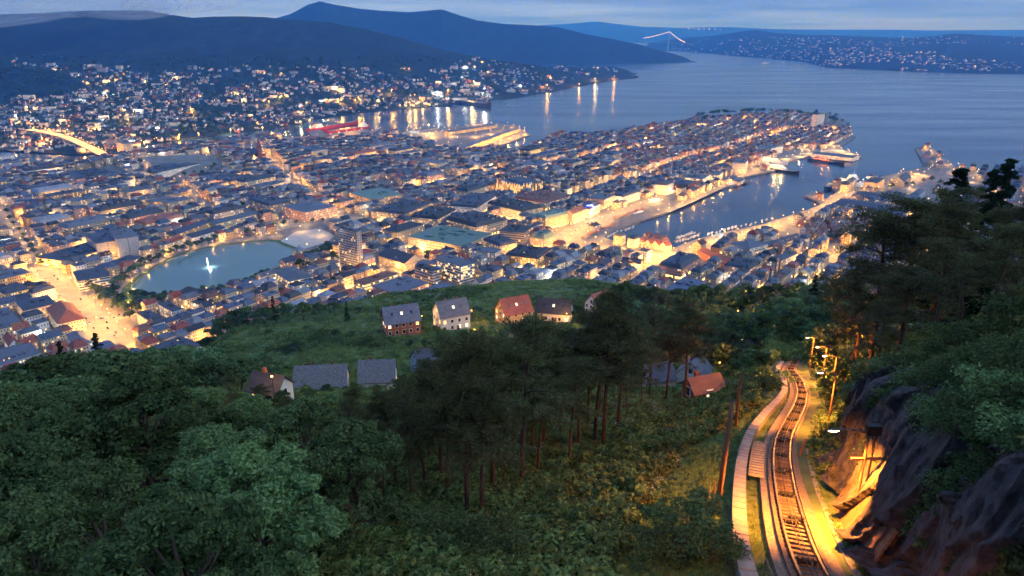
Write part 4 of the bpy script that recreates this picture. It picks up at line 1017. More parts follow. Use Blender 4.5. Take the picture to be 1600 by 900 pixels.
def proto_spruce(seed, H, cr, per=110, nb=60):
    g = np.random.default_rng(seed); tb = MB().tube([(0, 0, -0.8), (0, 0, H)], [H * 0.016, 0.02], 6); cs = []; rs = []
    for k in range(nb):
        q = 0.06 + 0.93 * (k + g.random() * 0.6) / nb; a = g.uniform(0, 6.283); ln = cr * (1 - q) ** 0.85 * g.uniform(0.7, 1.1) + 0.15; z = q * H
        e = np.array((math.cos(a) * ln, math.sin(a) * ln, z - ln * 0.22)); tb.tube([(0, 0, z), tuple(e)], [0.04, 0.01], 4, cap=False)
        for m_ in range(4):
            f = (m_ + 1.2) / 4.8; cs.append(np.array((0, 0, z)) * (1 - f) + e * f + g.normal(size=3) * 0.1); rs.append(0.22 + 0.16 * ln * 0.5)
    V, F = leaves(np.array(cs), np.array(rs), per, 0.30, 0.2, flat=0.5, up=-0.1, seed=seed + 1, radial=True)
    return tb.build('trunk', M['bark'], link=False, smooth=True).data, mesh_obj('crown', V, F, M['spruce'], link=False).data, H
PB = [proto_broad(100 + k, 11, 5.2, 1.6, 220, 120, 0.25, 0.62, 'leaf', lobes=21, lr_=(0.17, 0.34)) for k in range(3)]
_pbd = []
for a_, b_, h_ in PB[:2]:
    b2 = b_.copy(); b2.materials[0] = M['leafdark']; _pbd.append((a_, b2, h_))
PD = [proto_broad(120 + k, 10, 4.3, 2.4, 90, 90, 0.42, 0.9, 'leafdark', lobes=9) for k in range(2)]
PS = [proto_broad(140 + k, 8, 3.4, 1.6, 60, 60, 0.55, 0.8, 'leaf' if k else 'leafdark', lobes=8) for k in range(2)]
PP = [proto_pine(160 + k, 12, 2.7) for k in range(4)]
PU = [proto_spruce(180 + k, 14, 3.0) for k in range(2)]
PBUSH = [proto_broad(190 + k, 2.6, 1.9, 0.2, 40, 70, 0.16, 0.5, 'leaf' if k else 'leafdark', lobes=8) for k in range(2)]
def tree(kind, x, y, z, H, name, group, cat='tree', label=None, sxy=None):
    pr = rnd.choice(kind); s = H / pr[2]; k = (sxy or 1.0) * rnd.uniform(0.92, 1.08)
    t = empty(name, (x, y, z), rnd.uniform(0, 6.28)); t.scale = (s * k, s * k, s); tag(t, label, cat, group)
    for nm, me in (('trunk', pr[0]), ('crown', pr[1])):
        o = bpy.data.objects.new(nm, me); C.objects.link(o); o.parent = t
    return t

# trees in the town: around the pond, park, streets, peninsula
def ground_trees(pts, kind, hrange, name, group, lab, zfun=None):
    L = []
    for px, py in pts:
        x, y, z = gp(px, py); z = max(3.0, float(mounds(x, y)))
        if zfun: z = zfun(x, y)
        if z > 4: x, y = gp(px, py, z)[:2]
        L.append((tree(kind, x, y, z, rnd.uniform(*hrange), name, group, sxy=1.1), px))
    label_in_order(L, lambda n, o: lab.replace('#', n))
def along(line, n, j=1.5): return [(np.interp(k, np.linspace(0, 1, len(line)), [p[0] for p in line]) + rnd.uniform(-j, j), np.interp(k, np.linspace(0, 1, len(line)), [p[1] for p in line]) + rnd.uniform(-j, j) * 0.5) for k in np.linspace(0, 1, n)]
ground_trees(along([(178, 452), (200, 437), (222, 418), (262, 402), (300, 390), (335, 380)], 20), PS, (11, 15), 'pond_tree', 'trees around the pond', 'round dark tree on the far pond shore, # from left')
ground_trees(along([(208, 466), (235, 470), (290, 467), (345, 457), (390, 446), (420, 431)], 19), PS, (10, 13), 'pond_tree', 'trees around the pond', 'round dark tree on the near pond shore, # from left')
ground_trees(along([(150, 462), (185, 480), (200, 500)], 5, 4) + along([(165, 475), (190, 492), (180, 462)], 4, 3) + along([(200, 482), (235, 480), (255, 476)], 5, 2) + along([(140, 452), (165, 468), (185, 470), (205, 490), (230, 486)], 12, 5), PS + PD, (12, 15), 'park_tree', 'park trees left of the pond', 'tall leafy park tree between avenue and pond, # from left')
ground_trees(along([(458, 418), (480, 408), (500, 400), (515, 392), (520, 408), (500, 422), (470, 424)], 13, 3), PS + PD, (13, 17), 'park_tree', 'trees left of the tower block', 'big dark tree beside the tower block, # from left')
ground_trees(along([(370, 372), (410, 366), (440, 354), (490, 348), (540, 352), (590, 358)], 13, 3), PS, (8, 12), 'park_tree', 'park trees by the boulevard', 'park tree along the boulevard, # from left')
ground_trees([(669, 408), (667, 402)], PD, (11, 13), 'street_tree', 'street trees', 'round street tree by the square below the shopping centre, # from left')
ground_trees(along([(585, 292), (600, 300), (690, 290), (720, 280), (745, 283), (760, 290)], 8, 3), PS, (11, 14), 'street_tree', 'street trees behind the centre', 'dark street tree behind the town centre, # from left')
ground_trees(along([(215, 258), (235, 275), (260, 283), (300, 276), (330, 268), (350, 250), (380, 245), (430, 245)], 17, 5), PS, (11, 15), 'hill_tree', 'trees on the university hill', 'dark tree on the university hill, # from left')
ground_trees(along([(5, 300), (40, 290), (60, 300), (10, 315)], 9, 6) + along([(10, 335), (40, 378), (66, 415)], 10, 2), PS, (9, 13), 'street_tree', 'trees of the left town', 'dark street tree in the left town, # from left')
ground_trees(along([(1045, 208), (1075, 200), (1100, 190), (1125, 186), (1160, 183), (1190, 182), (1230, 180), (1262, 178), (1295, 180), (1312, 188), (1322, 200)], 16, 3), PS, (13, 19), 'shore_tree', 'trees on the peninsula', 'dark tree along the peninsula shore, # from left')
L = []
pr_ = random.Random(77); m0 = MOUNDS[0]
while len(PEN) < 95:
    x, y = m0[0] + pr_.uniform(-1, 1) * 260, m0[1] + pr_.uniform(-0.4, 1) * 170; z = float(mounds(x, y)); px_ = proj(x, y, z)[0]
    if z > 5 and inpoly(x, y, city_poly) and (y > m0[1] + 20 or px_ > 1262): PEN.append((x, y, z))
for x, y, z in PEN[:110]: L.append((tree(PS, x, y, z, rnd.uniform(13, 20), 'peninsula_tree', 'woods on the peninsula ridge', sxy=1.25), proj(x, y, z)[0]))
label_in_order(L, lambda n, o: f'dark tree in the woods on the peninsula ridge, {n} from left')
ground_trees(along([(1296, 372), (1302, 380), (1326, 378), (1338, 374), (1362, 352)], 8, 3), PD, (12, 16), 'churchyard_tree', 'trees behind the wharf', 'round tree behind the wharf roofs, # from left')
ground_trees(along([(1360, 312), (1370, 300), (1420, 290), (1450, 285), (1480, 290), (1510, 285), (1430, 310)], 14, 4), PD, (10, 14), 'fortress_tree', 'trees of the fortress', 'leafy tree of the fortress green, # from left')

GREEN.sort(key=lambda q: q[0] ** 2 + q[1] ** 2); L = []
for x, y, z in GREEN[:90]:
    if hidden(x, y, z + 8): continue
    L.append((tree(PS, x, y, z, rnd.uniform(8, 13), 'courtyard_tree', 'trees between the houses', sxy=1.2), proj(x, y, z)[0]))
label_in_order(L, lambda n, o: f'dark green tree squeezed between town houses, {n} from left')

# ------------------------------------------------------------------ churches, fountain, bridges
def church(name, label, px, py, tw, th_, sh, nave, wall, roofc, spirec, rz):
    x, y, z = gp(px, py); z = ground_z(x, y); x, y = gp(px, py, z)[:2]
    t = empty(name, (x, y, z), rz); tag(t, label, 'church')
    MB().box(-tw/2, tw/2, -tw/2, tw/2, -1, th_).build('tower', MW[wall], t)
    s = tw / 2 + 0.3
    sp_ = MB().add([(-s,-s,th_),(s,-s,th_),(s,s,th_),(-s,s,th_),(0,0,th_+sh)], [(3,2,1,0),(0,1,4),(1,2,4),(2,3,4),(3,0,4)])
    for a in (-1, 1):
        for b in (-1, 1): sp_.add([(a*s-0.6,b*s-0.6,th_),(a*s+0.6,b*s-0.6,th_),(a*s+0.6,b*s+0.6,th_),(a*s-0.6,b*s+0.6,th_),(a*s,b*s,th_+sh*0.25)], [(0,1,4),(1,2,4),(2,3,4),(3,0,4),(3,2,1,0)])
    sp_.build('spire', MR[spirec], t)
    w, r, _, _ = house_geo(nave, nave * 0.42, th_ * 0.55, 'gable', th_ * 0.3, sides=(), rg=rnd, courtyard=True)
    for part, nm, mm in ((w, 'nave', MW[wall]), (r, 'roof', MR[roofc])):
        part.V = [(a + nave / 2 + tw / 2, b, c) for a, b, c in part.V]; part.build(nm, mm, t)
    wn_ = MB()
    for k in range(5):
        cx = tw / 2 + nave * (k + 0.7) / 5.5; yy = -nave * 0.21 - 0.06; wn_.add([(cx-0.7, yy, 2.5), (cx+0.7, yy, 2.5), (cx+0.7, yy, th_*0.4), (cx, yy, th_*0.47), (cx-0.7, yy, th_*0.4)], [(0,1,2,3,4)])
    wn_.build('window_panes', M['glass'], t)['kind'] = 'stuff'
    TAKEN.append((x, y, 1, 0, 20, 14)); return t, (x, y, z)
ch, cp_ = church('brick_church', 'floodlit red brick church with tall pointed spire on the hill', 407, 252, 8, 30, 28, 40, 'brick red', 'slate', 'rust brown', 2.2)
far_light(cp_[0] + 9, cp_[1] - 14, cp_[2] + 6, 9000, 0); far_light(cp_[0] - 9, cp_[1] - 12, cp_[2] + 8, 6000, 0)
church('stone_church', 'grey stone church with green copper spire near the market square', 967, 418, 8, 18, 13, 26, 'grey', 'slate', 'copper green', -0.4)
church('stone_church', 'small church with green copper spire on the peninsula', 1136, 232, 7, 18, 14, 22, 'white', 'slate', 'copper green', 0.3)
# twin white masts of water
fx, fy, _ = gp(325, 416)
M['spray'] = glow('fountain_spray', (0.7, 0.85, 1.0), 0.25); ft = empty('fountain', (fx, fy, 3.14)); tag(ft, 'white water jet rising from the middle of the pond', 'fountain')
sp = MB()
for k in range(60):
    a = rnd.uniform(0, 6.28); r0 = rnd.uniform(0.0, 0.5); h_ = rnd.uniform(4, 12); r1 = rnd.uniform(0.2, 1.3)
    sp.tube([(math.cos(a) * r0, math.sin(a) * r0, 0), (math.cos(a) * (r0 + r1 * 0.35), math.sin(a) * (r0 + r1 * 0.35), h_), (math.cos(a) * (r0 + r1), math.sin(a) * (r0 + r1), h_ * 0.55)], [0.16, 0.14, 0.03], 4)
sp.build('water_jet', mat('white_water', (0.8, 0.82, 0.85), 0.4, 0.05, 1, 1), ft); MB().tube([(0, 0, -0.5), (0, 0, 0.4)], [1.6, 1.4], 12).build('nozzle_ring', M['quay'], ft)
far_light(fx + 5, fy - 6, 6, 2600, 2)
def ribbon_bridge(name, label, pts, w, th_):
    P = [np.array(gp(*p)) for p in pts]; t = empty(name, tuple(P[0] * np.array((1, 1, 0)))); tag(t, label, 'bridge'); o0 = P[0] * np.array((1, 1, 0))
    V = []; F = []
    for i, p in enumerate(P):
        d = P[min(i + 1, len(P) - 1)] - P[max(i - 1, 0)]; n_ = np.array((-d[1], d[0], 0)); n_ = n_ / np.linalg.norm(n_) * w / 2; q = p - o0
        V += [tuple(q - n_), tuple(q + n_), tuple(q + n_ - (0, 0, th_)), tuple(q - n_ - (0, 0, th_))]
    for i in range(len(P) - 1):
        a, b = 4 * i, 4 * i + 4
        for k in range(4): F.append((a + k, b + k, b + (k + 1) % 4, a + (k + 1) % 4))
    mesh_obj('deck', V, F, M['quay'], t)
    for s in (0, 1):
        rl = MB()
        for i in range(len(P) - 1): rl.tube([V[4*i+s], V[4*i+4+s]], 0.5, 4)
        rl.build('parapet', MW['grey'], t)
    for i in range(1, len(P) - 1):
        q = P[i] - o0; MB().box(q[0]-1.5, q[0]+1.5, q[1]-1.5, q[1]+1.5, -3, q[2] - th_ + 0.1).build('pier', MW['grey'], t)
    return P
BP = ribbon_bridge('road_bridge', 'long high road bridge glowing with traffic over the inlet at left', [(44, 202, 32), (62, 204.5, 33), (80, 208, 33), (97, 212, 31), (115, 219, 28), (133, 227, 23), (150, 235, 18), (167, 244, 12), (184, 253, 5)], 24, 2.5)
bl = []
for i, p in enumerate(dens([q for q in BP], 26.0) if False else [BP[k] * (1 - f) + BP[k + 1] * f for k in range(len(BP) - 1) for f in (0, 0.33, 0.66)]):
    o = bpy.data.objects.new('lamp_light', light_data(9000 * LAMP_K, 0, 0.8)); C.objects.link(o); o.location = (p[0], p[1], p[2] + 9)
    bl.append((street_lamp(p[0] + 6, p[1] + 6, p[2], 3.9, 1, 0, 9, None, 'lamps of the road bridge', light=False), proj(*p)[0]))
label_in_order(bl, lambda n, o: f'lamp above the glowing road bridge, {n} from left')
def suspension():
    y0 = 9600.0
    def P(px, py): a, f, d = ray(px, py); t = y0 / f; return Vector((a * t, y0, CAMZ + d * t))
    t = empty('suspension_bridge', (P(1045, 50).x, y0, 0)); tag(t, 'distant suspension bridge with cables outlined in lights', 'bridge'); o0 = Vector((P(1045, 50).x, y0, 0))
    A, B, D = P(1006, 59.5), P(1046, 49.5), P(1070, 66); dl, dr = P(1000, 64), P(1082, 69)
    for s in (-8, 8):
        MB().tube([Vector((0, s, -3)), B - o0 + Vector((0, s, 0))], [7, 5], 6).build('tower_leg', MW['grey'], t)
        lamps = MB(); cb = MB()
        for E in (A, D):
            pts = []
            for k in range(13):
                f = k / 12; p = B.lerp(E, f) - o0; p.z -= 12 * math.sin(math.pi * f) * (0.5 if E is A else 1); pts.append(p + Vector((0, s, 0)))
            cb.tube(pts, 1.2, 4)
            if s < 0:
                for k in range(34):
                    f = k / 33 * 12; i = min(int(f), 11); q = pts[i].lerp(pts[i + 1], f - i); v, fc = bulb_geo(2.2); lamps.add([(q.x + a, q.y + b - 2, q.z + c) for a, b, c in v], fc)
        cb.build('cable', MW['grey'], t)
        if s < 0: lamps.build('cable_lights', glow('cable_lamp', (1.0, 0.66, 0.42), 3.5), t)['kind'] = 'stuff'
    MB().add([(dl.x - o0.x, -9, dl.z - 3), (dr.x - o0.x, -9, dr.z - 3), (dr.x - o0.x, 9, dr.z - 3), (dl.x - o0.x, 9, dl.z - 3), (dl.x - o0.x, -9, dl.z), (dr.x - o0.x, -9, dr.z), (dr.x - o0.x, 9, dr.z), (dl.x - o0.x, 9, dl.z)],
             [(3,2,1,0),(4,5,6,7),(0,1,5,4),(1,2,6,5),(2,3,7,6),(3,0,4,7)]).build('deck', MW['grey'], t)
suspension()
# lit broadcasting tower on the island
a_, f_, d_ = ray(1410, 61); yy = 9000.0; q = yy / f_; zt = float(MK.h(a_ * q, yy))
bt = empty('lit_tower', (a_ * q, yy, zt)); tag(bt, 'small brightly lit tower on the island skyline', 'tower')
MB().tube([(0, 0, -5), (0, 0, 40), (0, 0, 62)], [12, 9, 2], 6).build('tower', MW['cream'], bt); v, f = bulb_geo(9); mesh_obj('lit_crown', [(x, y, z + 42) for x, y, z in v], f, glow('lit_crown', WARM, 5), bt)

# ------------------------------------------------------------------ ships and boats
M['hull_red'] = mat('hull_red', (0.42, 0.03, 0.02), 0.4, 0.15, 0.3, 3); M['hull_blue'] = mat('hull_dark_blue', (0.02, 0.035, 0.07), 0.4, 0.2, 0.3, 3)
M['hull_white'] = mat('hull_white', (0.7, 0.7, 0.7), 0.35, 0.08, 0.3, 3); M['hull_black'] = mat('hull_black', (0.025, 0.025, 0.03), 0.4, 0.2, 0.3, 3)
def ship(name, label, p0, p1, beam, free_h, hull, sup, decks=3, at=0.72, slen=0.2, cat='ship', lit=0.4, cargo=None, group=None):
    a, b = gp(*p0, 0.0)[:2], gp(*p1, 0.0)[:2]; L = float(np.hypot(*(b - a))); c = (a + b) / 2; rz = math.atan2(*(b - a)[::-1])
    t = empty(name, (c[0], c[1], 0), rz); tag(t, label, cat, group); B = beam / 2
    st = [(-0.5, 0.75, 0.1), (-0.42, 0.95, 0), (0.2, 1.0, 0), (0.36, 0.75, 0.15), (0.45, 0.36, 0.4), (0.5, 0.03, 0.6)]; V = []; F = []
    for f, wd, dz in st:
        z = free_h * (1 + dz); V += [(f * L * 0.96, -B * wd * 0.8, -1.5), (f * L, -B * wd, z), (f * L, B * wd, z), (f * L * 0.96, B * wd * 0.8, -1.5)]
    for i in range(len(st) - 1):
        o = 4 * i
        for k in range(4): F.append((o + k, o + 4 + k, o + 4 + (k + 1) % 4, o + (k + 1) % 4))
    F += [(3, 2, 1, 0), (20, 21, 22, 23)]
    mesh_obj('hull', V, F, hull, t)
    sx = (at - 0.5) * L; sl = slen * L / 2; sb = MB(); wn_ = MB(); mi = []
    for k in range(decks):
        x0, x1, w, z0, z1 = sx - sl * (1 - 0.12 * k), sx + sl * (1 - 0.14 * k), B * (0.86 - 0.07 * k), free_h + 2.6 * k, free_h + 2.6 * (k + 1)
        sb.box(x0, x1, -w, w, z0, z1 - 0.02)
        n = max(2, int((x1 - x0) / 2.6))
        for s in (-1, 1):
            for j in range(n):
                cx = x0 + (j + 0.5) * (x1 - x0) / n; yy = s * (w + 0.05); q = [(cx - 0.6, yy, z0 + 0.9), (cx + 0.6, yy, z0 + 0.9), (cx + 0.6, yy, z0 + 1.9), (cx - 0.6, yy, z0 + 1.9)]
                wn_.add(q if s < 0 else q[::-1], [(0, 1, 2, 3)]); mi.append(2 if rnd.random() < lit else 0)
    sb.build('superstructure', sup, t); o = mesh_obj('window_panes', wn_.V, wn_.F, WIN, t, mi=mi); o['kind'] = 'stuff'
    zt = free_h + 2.6 * decks
    MB().tube([(sx - sl * 0.4, 0, zt - 0.3), (sx - sl * 0.45, 0, zt + 4)], [B * 0.22, B * 0.18], 8).build('funnel', hull, t)
    MB().tube([(sx + sl * 0.3, 0, zt - 0.3), (sx + sl * 0.3, 0, zt + 8)], [0.25, 0.08], 5).build('mast', M['hull_white'], t)
    if cargo:
        for k in range(4):
            x0 = (-0.40 + 0.17 * k) * L if at > 0.5 else (-0.15 + 0.15 * k) * L
            MB().box(x0, x0 + L * 0.11, -B * 0.62, B * 0.62, free_h + 0.01, free_h + 1.8).build('hatch_cover', cargo, t)
    return t, (c[0], c[1])
def deck_lights(c, z, pw, cl, n=1, spread=8):
    for k in range(n):
        far_light(c[0] + rnd.uniform(-spread, spread), c[1] - 4, z + 3, pw, cl); 
s_, c_ = ship('supply_ship', 'big red offshore supply ship with white bridge at the dock', (511, 210), (578, 201), 22, 9, M['hull_red'], M['hull_white'], 5, 0.84, 0.16, cargo=M['quay']); deck_lights(c_, 14, 22000, 0, 3, 40)
s_, c_ = ship('supply_ship', 'second red ship moored behind the supply ship', (480, 206), (560, 193), 20, 8, M['hull_red'], M['hull_white'], 4, 0.2, 0.16, cargo=M['quay'])
s_, c_ = ship('cargo_ship', 'long dark blue ship in the far shipyard with deck lights', (707, 160), (768, 168), 26, 13, M['hull_blue'], M['hull_white'], 3, 0.1, 0.12, cargo=M['quay']); deck_lights(c_, 22, 15000, 1, 2, 50)
s_, c_ = ship('ferry', 'dark-hulled passenger ferry moored at the peninsula quay', (1185, 262), (1249, 273), 14, 5, M['hull_black'], M['hull_white'], 3, 0.4, 0.55, lit=0.8); deck_lights(c_, 16, 9000, 1, 2, 16)
s_, c_ = ship('ferry', 'white excursion ship moored behind the dark-hulled ferry', (1172, 254), (1232, 258), 13, 5, M['hull_white'], M['hull_white'], 3, 0.5, 0.6, lit=0.8); deck_lights(c_, 16, 9000, 1, 2, 16)
s_, c_ = ship('harbour_boat', 'long low ship with blue and red lights off the outer pier', (1262, 250), (1320, 258), 12, 5, M['hull_black'], M['hull_red'], 2, 0.35, 0.4, lit=0.6); deck_lights(c_, 12, 8000, 0, 2, 16)
s_, c_ = ship('training_ship', 'white ship with high bridge moored at the fortress quay', (1290, 297), (1340, 284), 13, 6, M['hull_blue'], M['hull_white'], 5, 0.8, 0.28, lit=0.5); deck_lights(c_, 18, 9000, 1, 2, 12)
s_, c_ = ship('ferry', 'small white ship sailing on the open fjord', (1190, 100), (1201, 99), 11, 5, M['hull_white'], M['hull_white'], 4, 0.4, 0.4)
s_, c_ = ship('harbour_boat', 'white boat nearest the inner harbour promenade', (1012, 320), (1036, 314), 7, 2.5, M['hull_white'], M['hull_white'], 2, 0.4, 0.6, lit=0.9); deck_lights(c_, 8, 4000, 1, 1, 4)
s_, c_ = ship('harbour_boat', 'white boat right of the promenade boat by the stone bank', (1036, 308), (1062, 300), 7, 2.5, M['hull_white'], M['hull_white'], 2, 0.4, 0.6, lit=0.9); deck_lights(c_, 8, 4000, 1, 1, 4)
s_, c_ = ship('harbour_boat', 'low dark tour boat by the market stalls', (985, 338), (1010, 331), 6, 2.2, M['hull_black'], M['hull_white'], 1, 0.45, 0.55, lit=0.7)
s_, c_ = ship('harbour_boat', 'moored boat with lit cabin at the pavilion pier', (1130, 291), (1166, 288), 7, 2.5, M['hull_black'], M['hull_white'], 2, 0.5, 0.6, lit=0.9)
# yacht: hull, cabin, mast, boom
def yacht(x, y, rz, s, motor=False):
    t = empty('motor_boat' if motor else 'sailing_yacht', (x, y, 0), rz); t.scale = (s, s, s)
    for nm, me in (boat_me if motor else yacht_me):
        o = bpy.data.objects.new(nm, me); C.objects.link(o); o.parent = t
    return t
def hull_mesh(L, B, h, m):
    V = []; F = []
    for f, wd, dz in [(-0.5, 0.7, 0), (-0.1, 1, 0), (0.25, 0.8, 0.1), (0.5, 0.03, 0.3)]:
        z = h * (1 + dz); V += [(f * L * 0.95, -B * wd * 0.35, -0.3), (f * L, -B * wd / 2, z), (f * L, B * wd / 2, z), (f * L * 0.95, B * wd * 0.35, -0.3)]
    for i in range(3):
        for k in range(4): F.append((4*i + k, 4*i + 4 + k, 4*i + 4 + (k + 1) % 4, 4*i + (k + 1) % 4))
    return mesh_obj('hull', V, F + [(3, 2, 1, 0), (12, 13, 14, 15)], m, link=False).data
yacht_me = [('hull', hull_mesh(11, 3.2, 1.1, M['hull_white'])), ('cabin', MB().box(-2, 2.2, -1, 1, 1.1, 1.8).build('cabin', M['hull_white'], link=False).data),
            ('mast', MB().tube([(0.6, 0, 1), (0.6, 0, 15)], [0.12, 0.07], 5).build('mast', M['pole'], link=False).data), ('boom', MB().tube([(0.6, 0, 2.8), (-4, 0, 3.0)], 0.2, 5).build('boom', M['hull_blue'], link=False).data)]
boat_me = [('hull', hull_mesh(9, 3.0, 1.2, M['hull_white'])), ('cabin', MB().box(-1.5, 1.8, -1.1, 1.1, 1.2, 2.6).build('cabin', M['hull_white'], link=False).data), ('windscreen', MB().box(1.81, 1.86, -0.9, 0.9, 1.7, 2.4).build('windscreen', M['glass'], link=False).data)]
yl = []
for line, n, mot in [([(1058, 372), (1085, 364)], 9, 0.5), ([(1058, 378), (1092, 368)], 9, 0.5), ([(1106, 366), (1150, 355), (1205, 342)], 15, 0.15), ([(960, 358), (985, 350), (1000, 344)], 9, 0.8), ([(950, 371), (968, 362), (990, 356)], 8, 0.8)]:
    for px, py in along(line, n, 1.2):
        x, y, _ = gp(px, py, 0); mo = rnd.random() < mot; yl.append((yacht(x, y, rnd.choice([0.2, 3.3]) + 0.9 + rnd.uniform(-0.1, 0.1), rnd.uniform(0.8, 1.25), mo), px, mo))
for mo in (True, False):
    L = [(t, px) for t, px, m_ in yl if m_ == mo]
    for t, _ in L: tag(t, None, 'boat', 'small boats in the harbour')
    label_in_order(L, lambda n, o: ('white motor boat moored in the inner harbour' if mo else 'white sailing yacht with bare mast in the harbour') + f', {n} from left')
M['plank'] = mat('pontoon_planks', (0.22, 0.19, 0.16), 0.8, 0.3, 1.0, 4)
for i, (a, b) in enumerate([((1052, 378), (1094, 364)), ((955, 366), (1000, 349))]):
    A, B = gp(*a, 0), gp(*b, 0); d = B - A; L = np.hypot(d[0], d[1]); t = MB().box(0, L, -1.6, 1.6, -0.6, 0.7).build('pontoon', M['plank']); t.location = (A[0], A[1], 0); t.rotation_euler = (0, 0, math.atan2(d[1], d[0]))
    tag(t, ['floating pontoon between the yachts by the gabled pier', 'floating pontoon of the boats by the market square'][i], 'pontoon')
# gabled red houses on the pier at the head of the harbour, the old wharf's narrow roofs
def row_houses(name, lab, group, spots, w, d, h, rh, wall, roofc, rz, lit):
    L = []
    for px, py in spots:
        x, y, _ = gp(px, py); g = house_geo(w, d, h, 'gable', rh, lit=lit, rg=rnd, bay=2.4)
        L.append((house_thing(name, (x, y, 3), rz, g, MW[wall if isinstance(wall, str) else rnd.choice(wall)], MR[roofc], None, 'house', group), px))
    label_in_order(L, lambda n, o: lab.replace('#', n))
row_houses('pier_house', 'gabled red-roofed house on the harbour-head pier, # from left', 'houses on the harbour-head pier', [(1004, 384), (1016, 387), (1028, 389), (1040, 391), (1012, 376), (1024, 379), (1036, 382)], 12, 11, 8, 5, ['pink', 'cream'], 'red tiled', 0.62, 0.5)
for px, py in [(1008, 392), (1030, 397), (1048, 396)]:
    x, y, _ = gp(px, py); far_light(x, y, 9, 5200, 0)
wl_ = []
for r_ in range(9):
    for k in range(3):
        px, py = 1252 + r_ * 13.5 + k * 0.0, 352 + r_ * 0.2 + k * 10 - r_ * 0.6
        wl_.append((px + k * 5, py))
row_houses('wharf_house', 'narrow brown-roofed wooden wharf house, # from left', 'old wharf houses', wl_, 30, 9, 7.5, 4, ['brick red', 'ochre', 'white'], 'rust brown', AXV + 0.1, 0.06)
# neon sign of the waterfront hotel, lit stalls
x, y, z = gp(921, 322, 20); nb = MB().box(-9, 9, -0.3, 0.3, 0, 3.4); nb.box(-6, 6, -0.35, 0.35, 4, 6.4); o = nb.build('neon_sign', M['neon']); o.location = (x, y - 6, z - 3); o.rotation_euler = (0, 0, 0.5); tag(o, 'glowing blue neon sign on the waterfront roof', 'sign')
o = bpy.data.objects.new('neon_light', light_data(2500, 2)); o.data = o.data.copy(); o.data.color = (0.1, 0.15, 1); C.objects.link(o); o.location = (x + 4, y - 14, z - 6)
sl_ = []
M['awning'] = mat('stall_awning_red', (0.45, 0.10, 0.06), 0.8, 0.2, 0.5, 2)
for px, py in along([(962, 342), (985, 335), (1003, 328)], 8, 1.0) + along([(912, 372), (935, 362), (955, 353)], 8, 1.5):
    x, y, _ = gp(px, py); t = empty('market_stall', (x, y, 3.05), 0.6 + rnd.uniform(-0.1, 0.1)); tag(t, None, 'stall', 'market stalls at the harbour head')
    MB().add([(-3,-2,2.4),(3,-2,2.4),(3,2,2.4),(-3,2,2.4),(-3,0,3.6),(3,0,3.6)], [(0,1,5,4),(2,3,4,5),(1,2,5),(3,0,4),(3,2,1,0)]).build('awning', M['awning'], t); MB().box(-2.7, 2.7, -1.5, 1.5, 0, 1.0).build('counter', M['plank'], t)
    for a in (-2.8, 2.8):
        for b in (-1.8, 1.8): MB().tube([(a, b, 0), (a, b, 2.5)], 0.06, 4).build('pole', M['pole'], t)
    sl_.append((t, px))
label_in_order(sl_, lambda n, o: f'market stall with red awning at the harbour head, {n} from left')
# cars waiting on the glowing avenue and the harbour road
M['tyre'] = mat('tyre_rubber', (0.02, 0.02, 0.02), 0.9, 0.2, 3, 1)
CARC = {'white': (0.7, 0.7, 0.7), 'black': (0.02, 0.02, 0.025), 'silver': (0.4, 0.41, 0.43), 'red': (0.35, 0.03, 0.02), 'blue': (0.03, 0.07, 0.22)}
CARM = {k: mat('car_paint_' + k, v, 0.25, 0.05, 1, 1, spec=0.6) for k, v in CARC.items()}
cb_ = MB().add([(-2.2,-0.85,0.35),(2.2,-0.85,0.35),(2.2,0.85,0.35),(-2.2,0.85,0.35),(-2.2,-0.85,0.85),(2.1,-0.8,0.75),(2.1,0.8,0.75),(-2.2,0.85,0.85),(0.9,-0.85,0.92),(0.9,0.85,0.92)], [(3,2,1,0),(0,1,5,8,4),(3,7,9,6,2),(1,2,6,5),(0,4,7,3),(4,8,9,7),(8,5,6,9)])
cg_ = MB().add([(-1.9,-0.8,0.86),(0.9,-0.8,0.92),(0.9,0.8,0.92),(-1.9,0.8,0.86),(-1.4,-0.65,1.42),(0.2,-0.65,1.45),(0.2,0.65,1.45),(-1.4,0.65,1.42)], [(4,5,6,7),(0,1,5,4),(1,2,6,5),(2,3,7,6),(3,0,4,7)])
car_body = {k: cb_.build('body', m_, link=False).data for k, m_ in CARM.items()}; car_cab = cg_.build('cabin', M['glass'], link=False).data
whl = MB().tube([(0, -0.1, 0), (0, 0.1, 0)], 0.32, 8).build('wheel', M['tyre'], link=False).data
cars = {}
for line, n, w_ in [(AVENUES[0][1], 20, 9), (AVENUES[1][1], 5, 6), (AVENUES[14][1], 12, 7), (AVENUES[11][1], 8, 9)]:
    P = [gp(*p)[:2] for p in line]; D = dens(P, 9.0)
    for i in sorted(rnd.sample(range(1, len(D) - 1), min(n, len(D) - 2))):
        t_ = D[i + 1] - D[i - 1]; t_ = t_ / np.hypot(*t_); q = D[i] + np.array((-t_[1], t_[0])) * rnd.choice([-w_, -w_ + 3.5, w_ - 3.5, w_]); k = rnd.choice(list(CARC))
        c_ = empty('parked_car', (q[0], q[1], 3.15), math.atan2(t_[1], t_[0])); tag(c_, None, 'car', 'cars on the lit roads'); wh_ = 'on the glowing avenue' if line is AVENUES[0][1] or line is AVENUES[1][1] else 'on the harbour roads'
        for nm, me in (('body', car_body[k]), ('cabin', car_cab)): o = bpy.data.objects.new(nm, me); C.objects.link(o); o.parent = c_
        for a in (-1.35, 1.35):
            for b in (-0.78, 0.78): o = bpy.data.objects.new('wheel', whl); C.objects.link(o); o.parent = c_; o.location = (a, b, 0.32)
        cars.setdefault((k, wh_), []).append((c_, proj(q[0], q[1], 3)[0]))
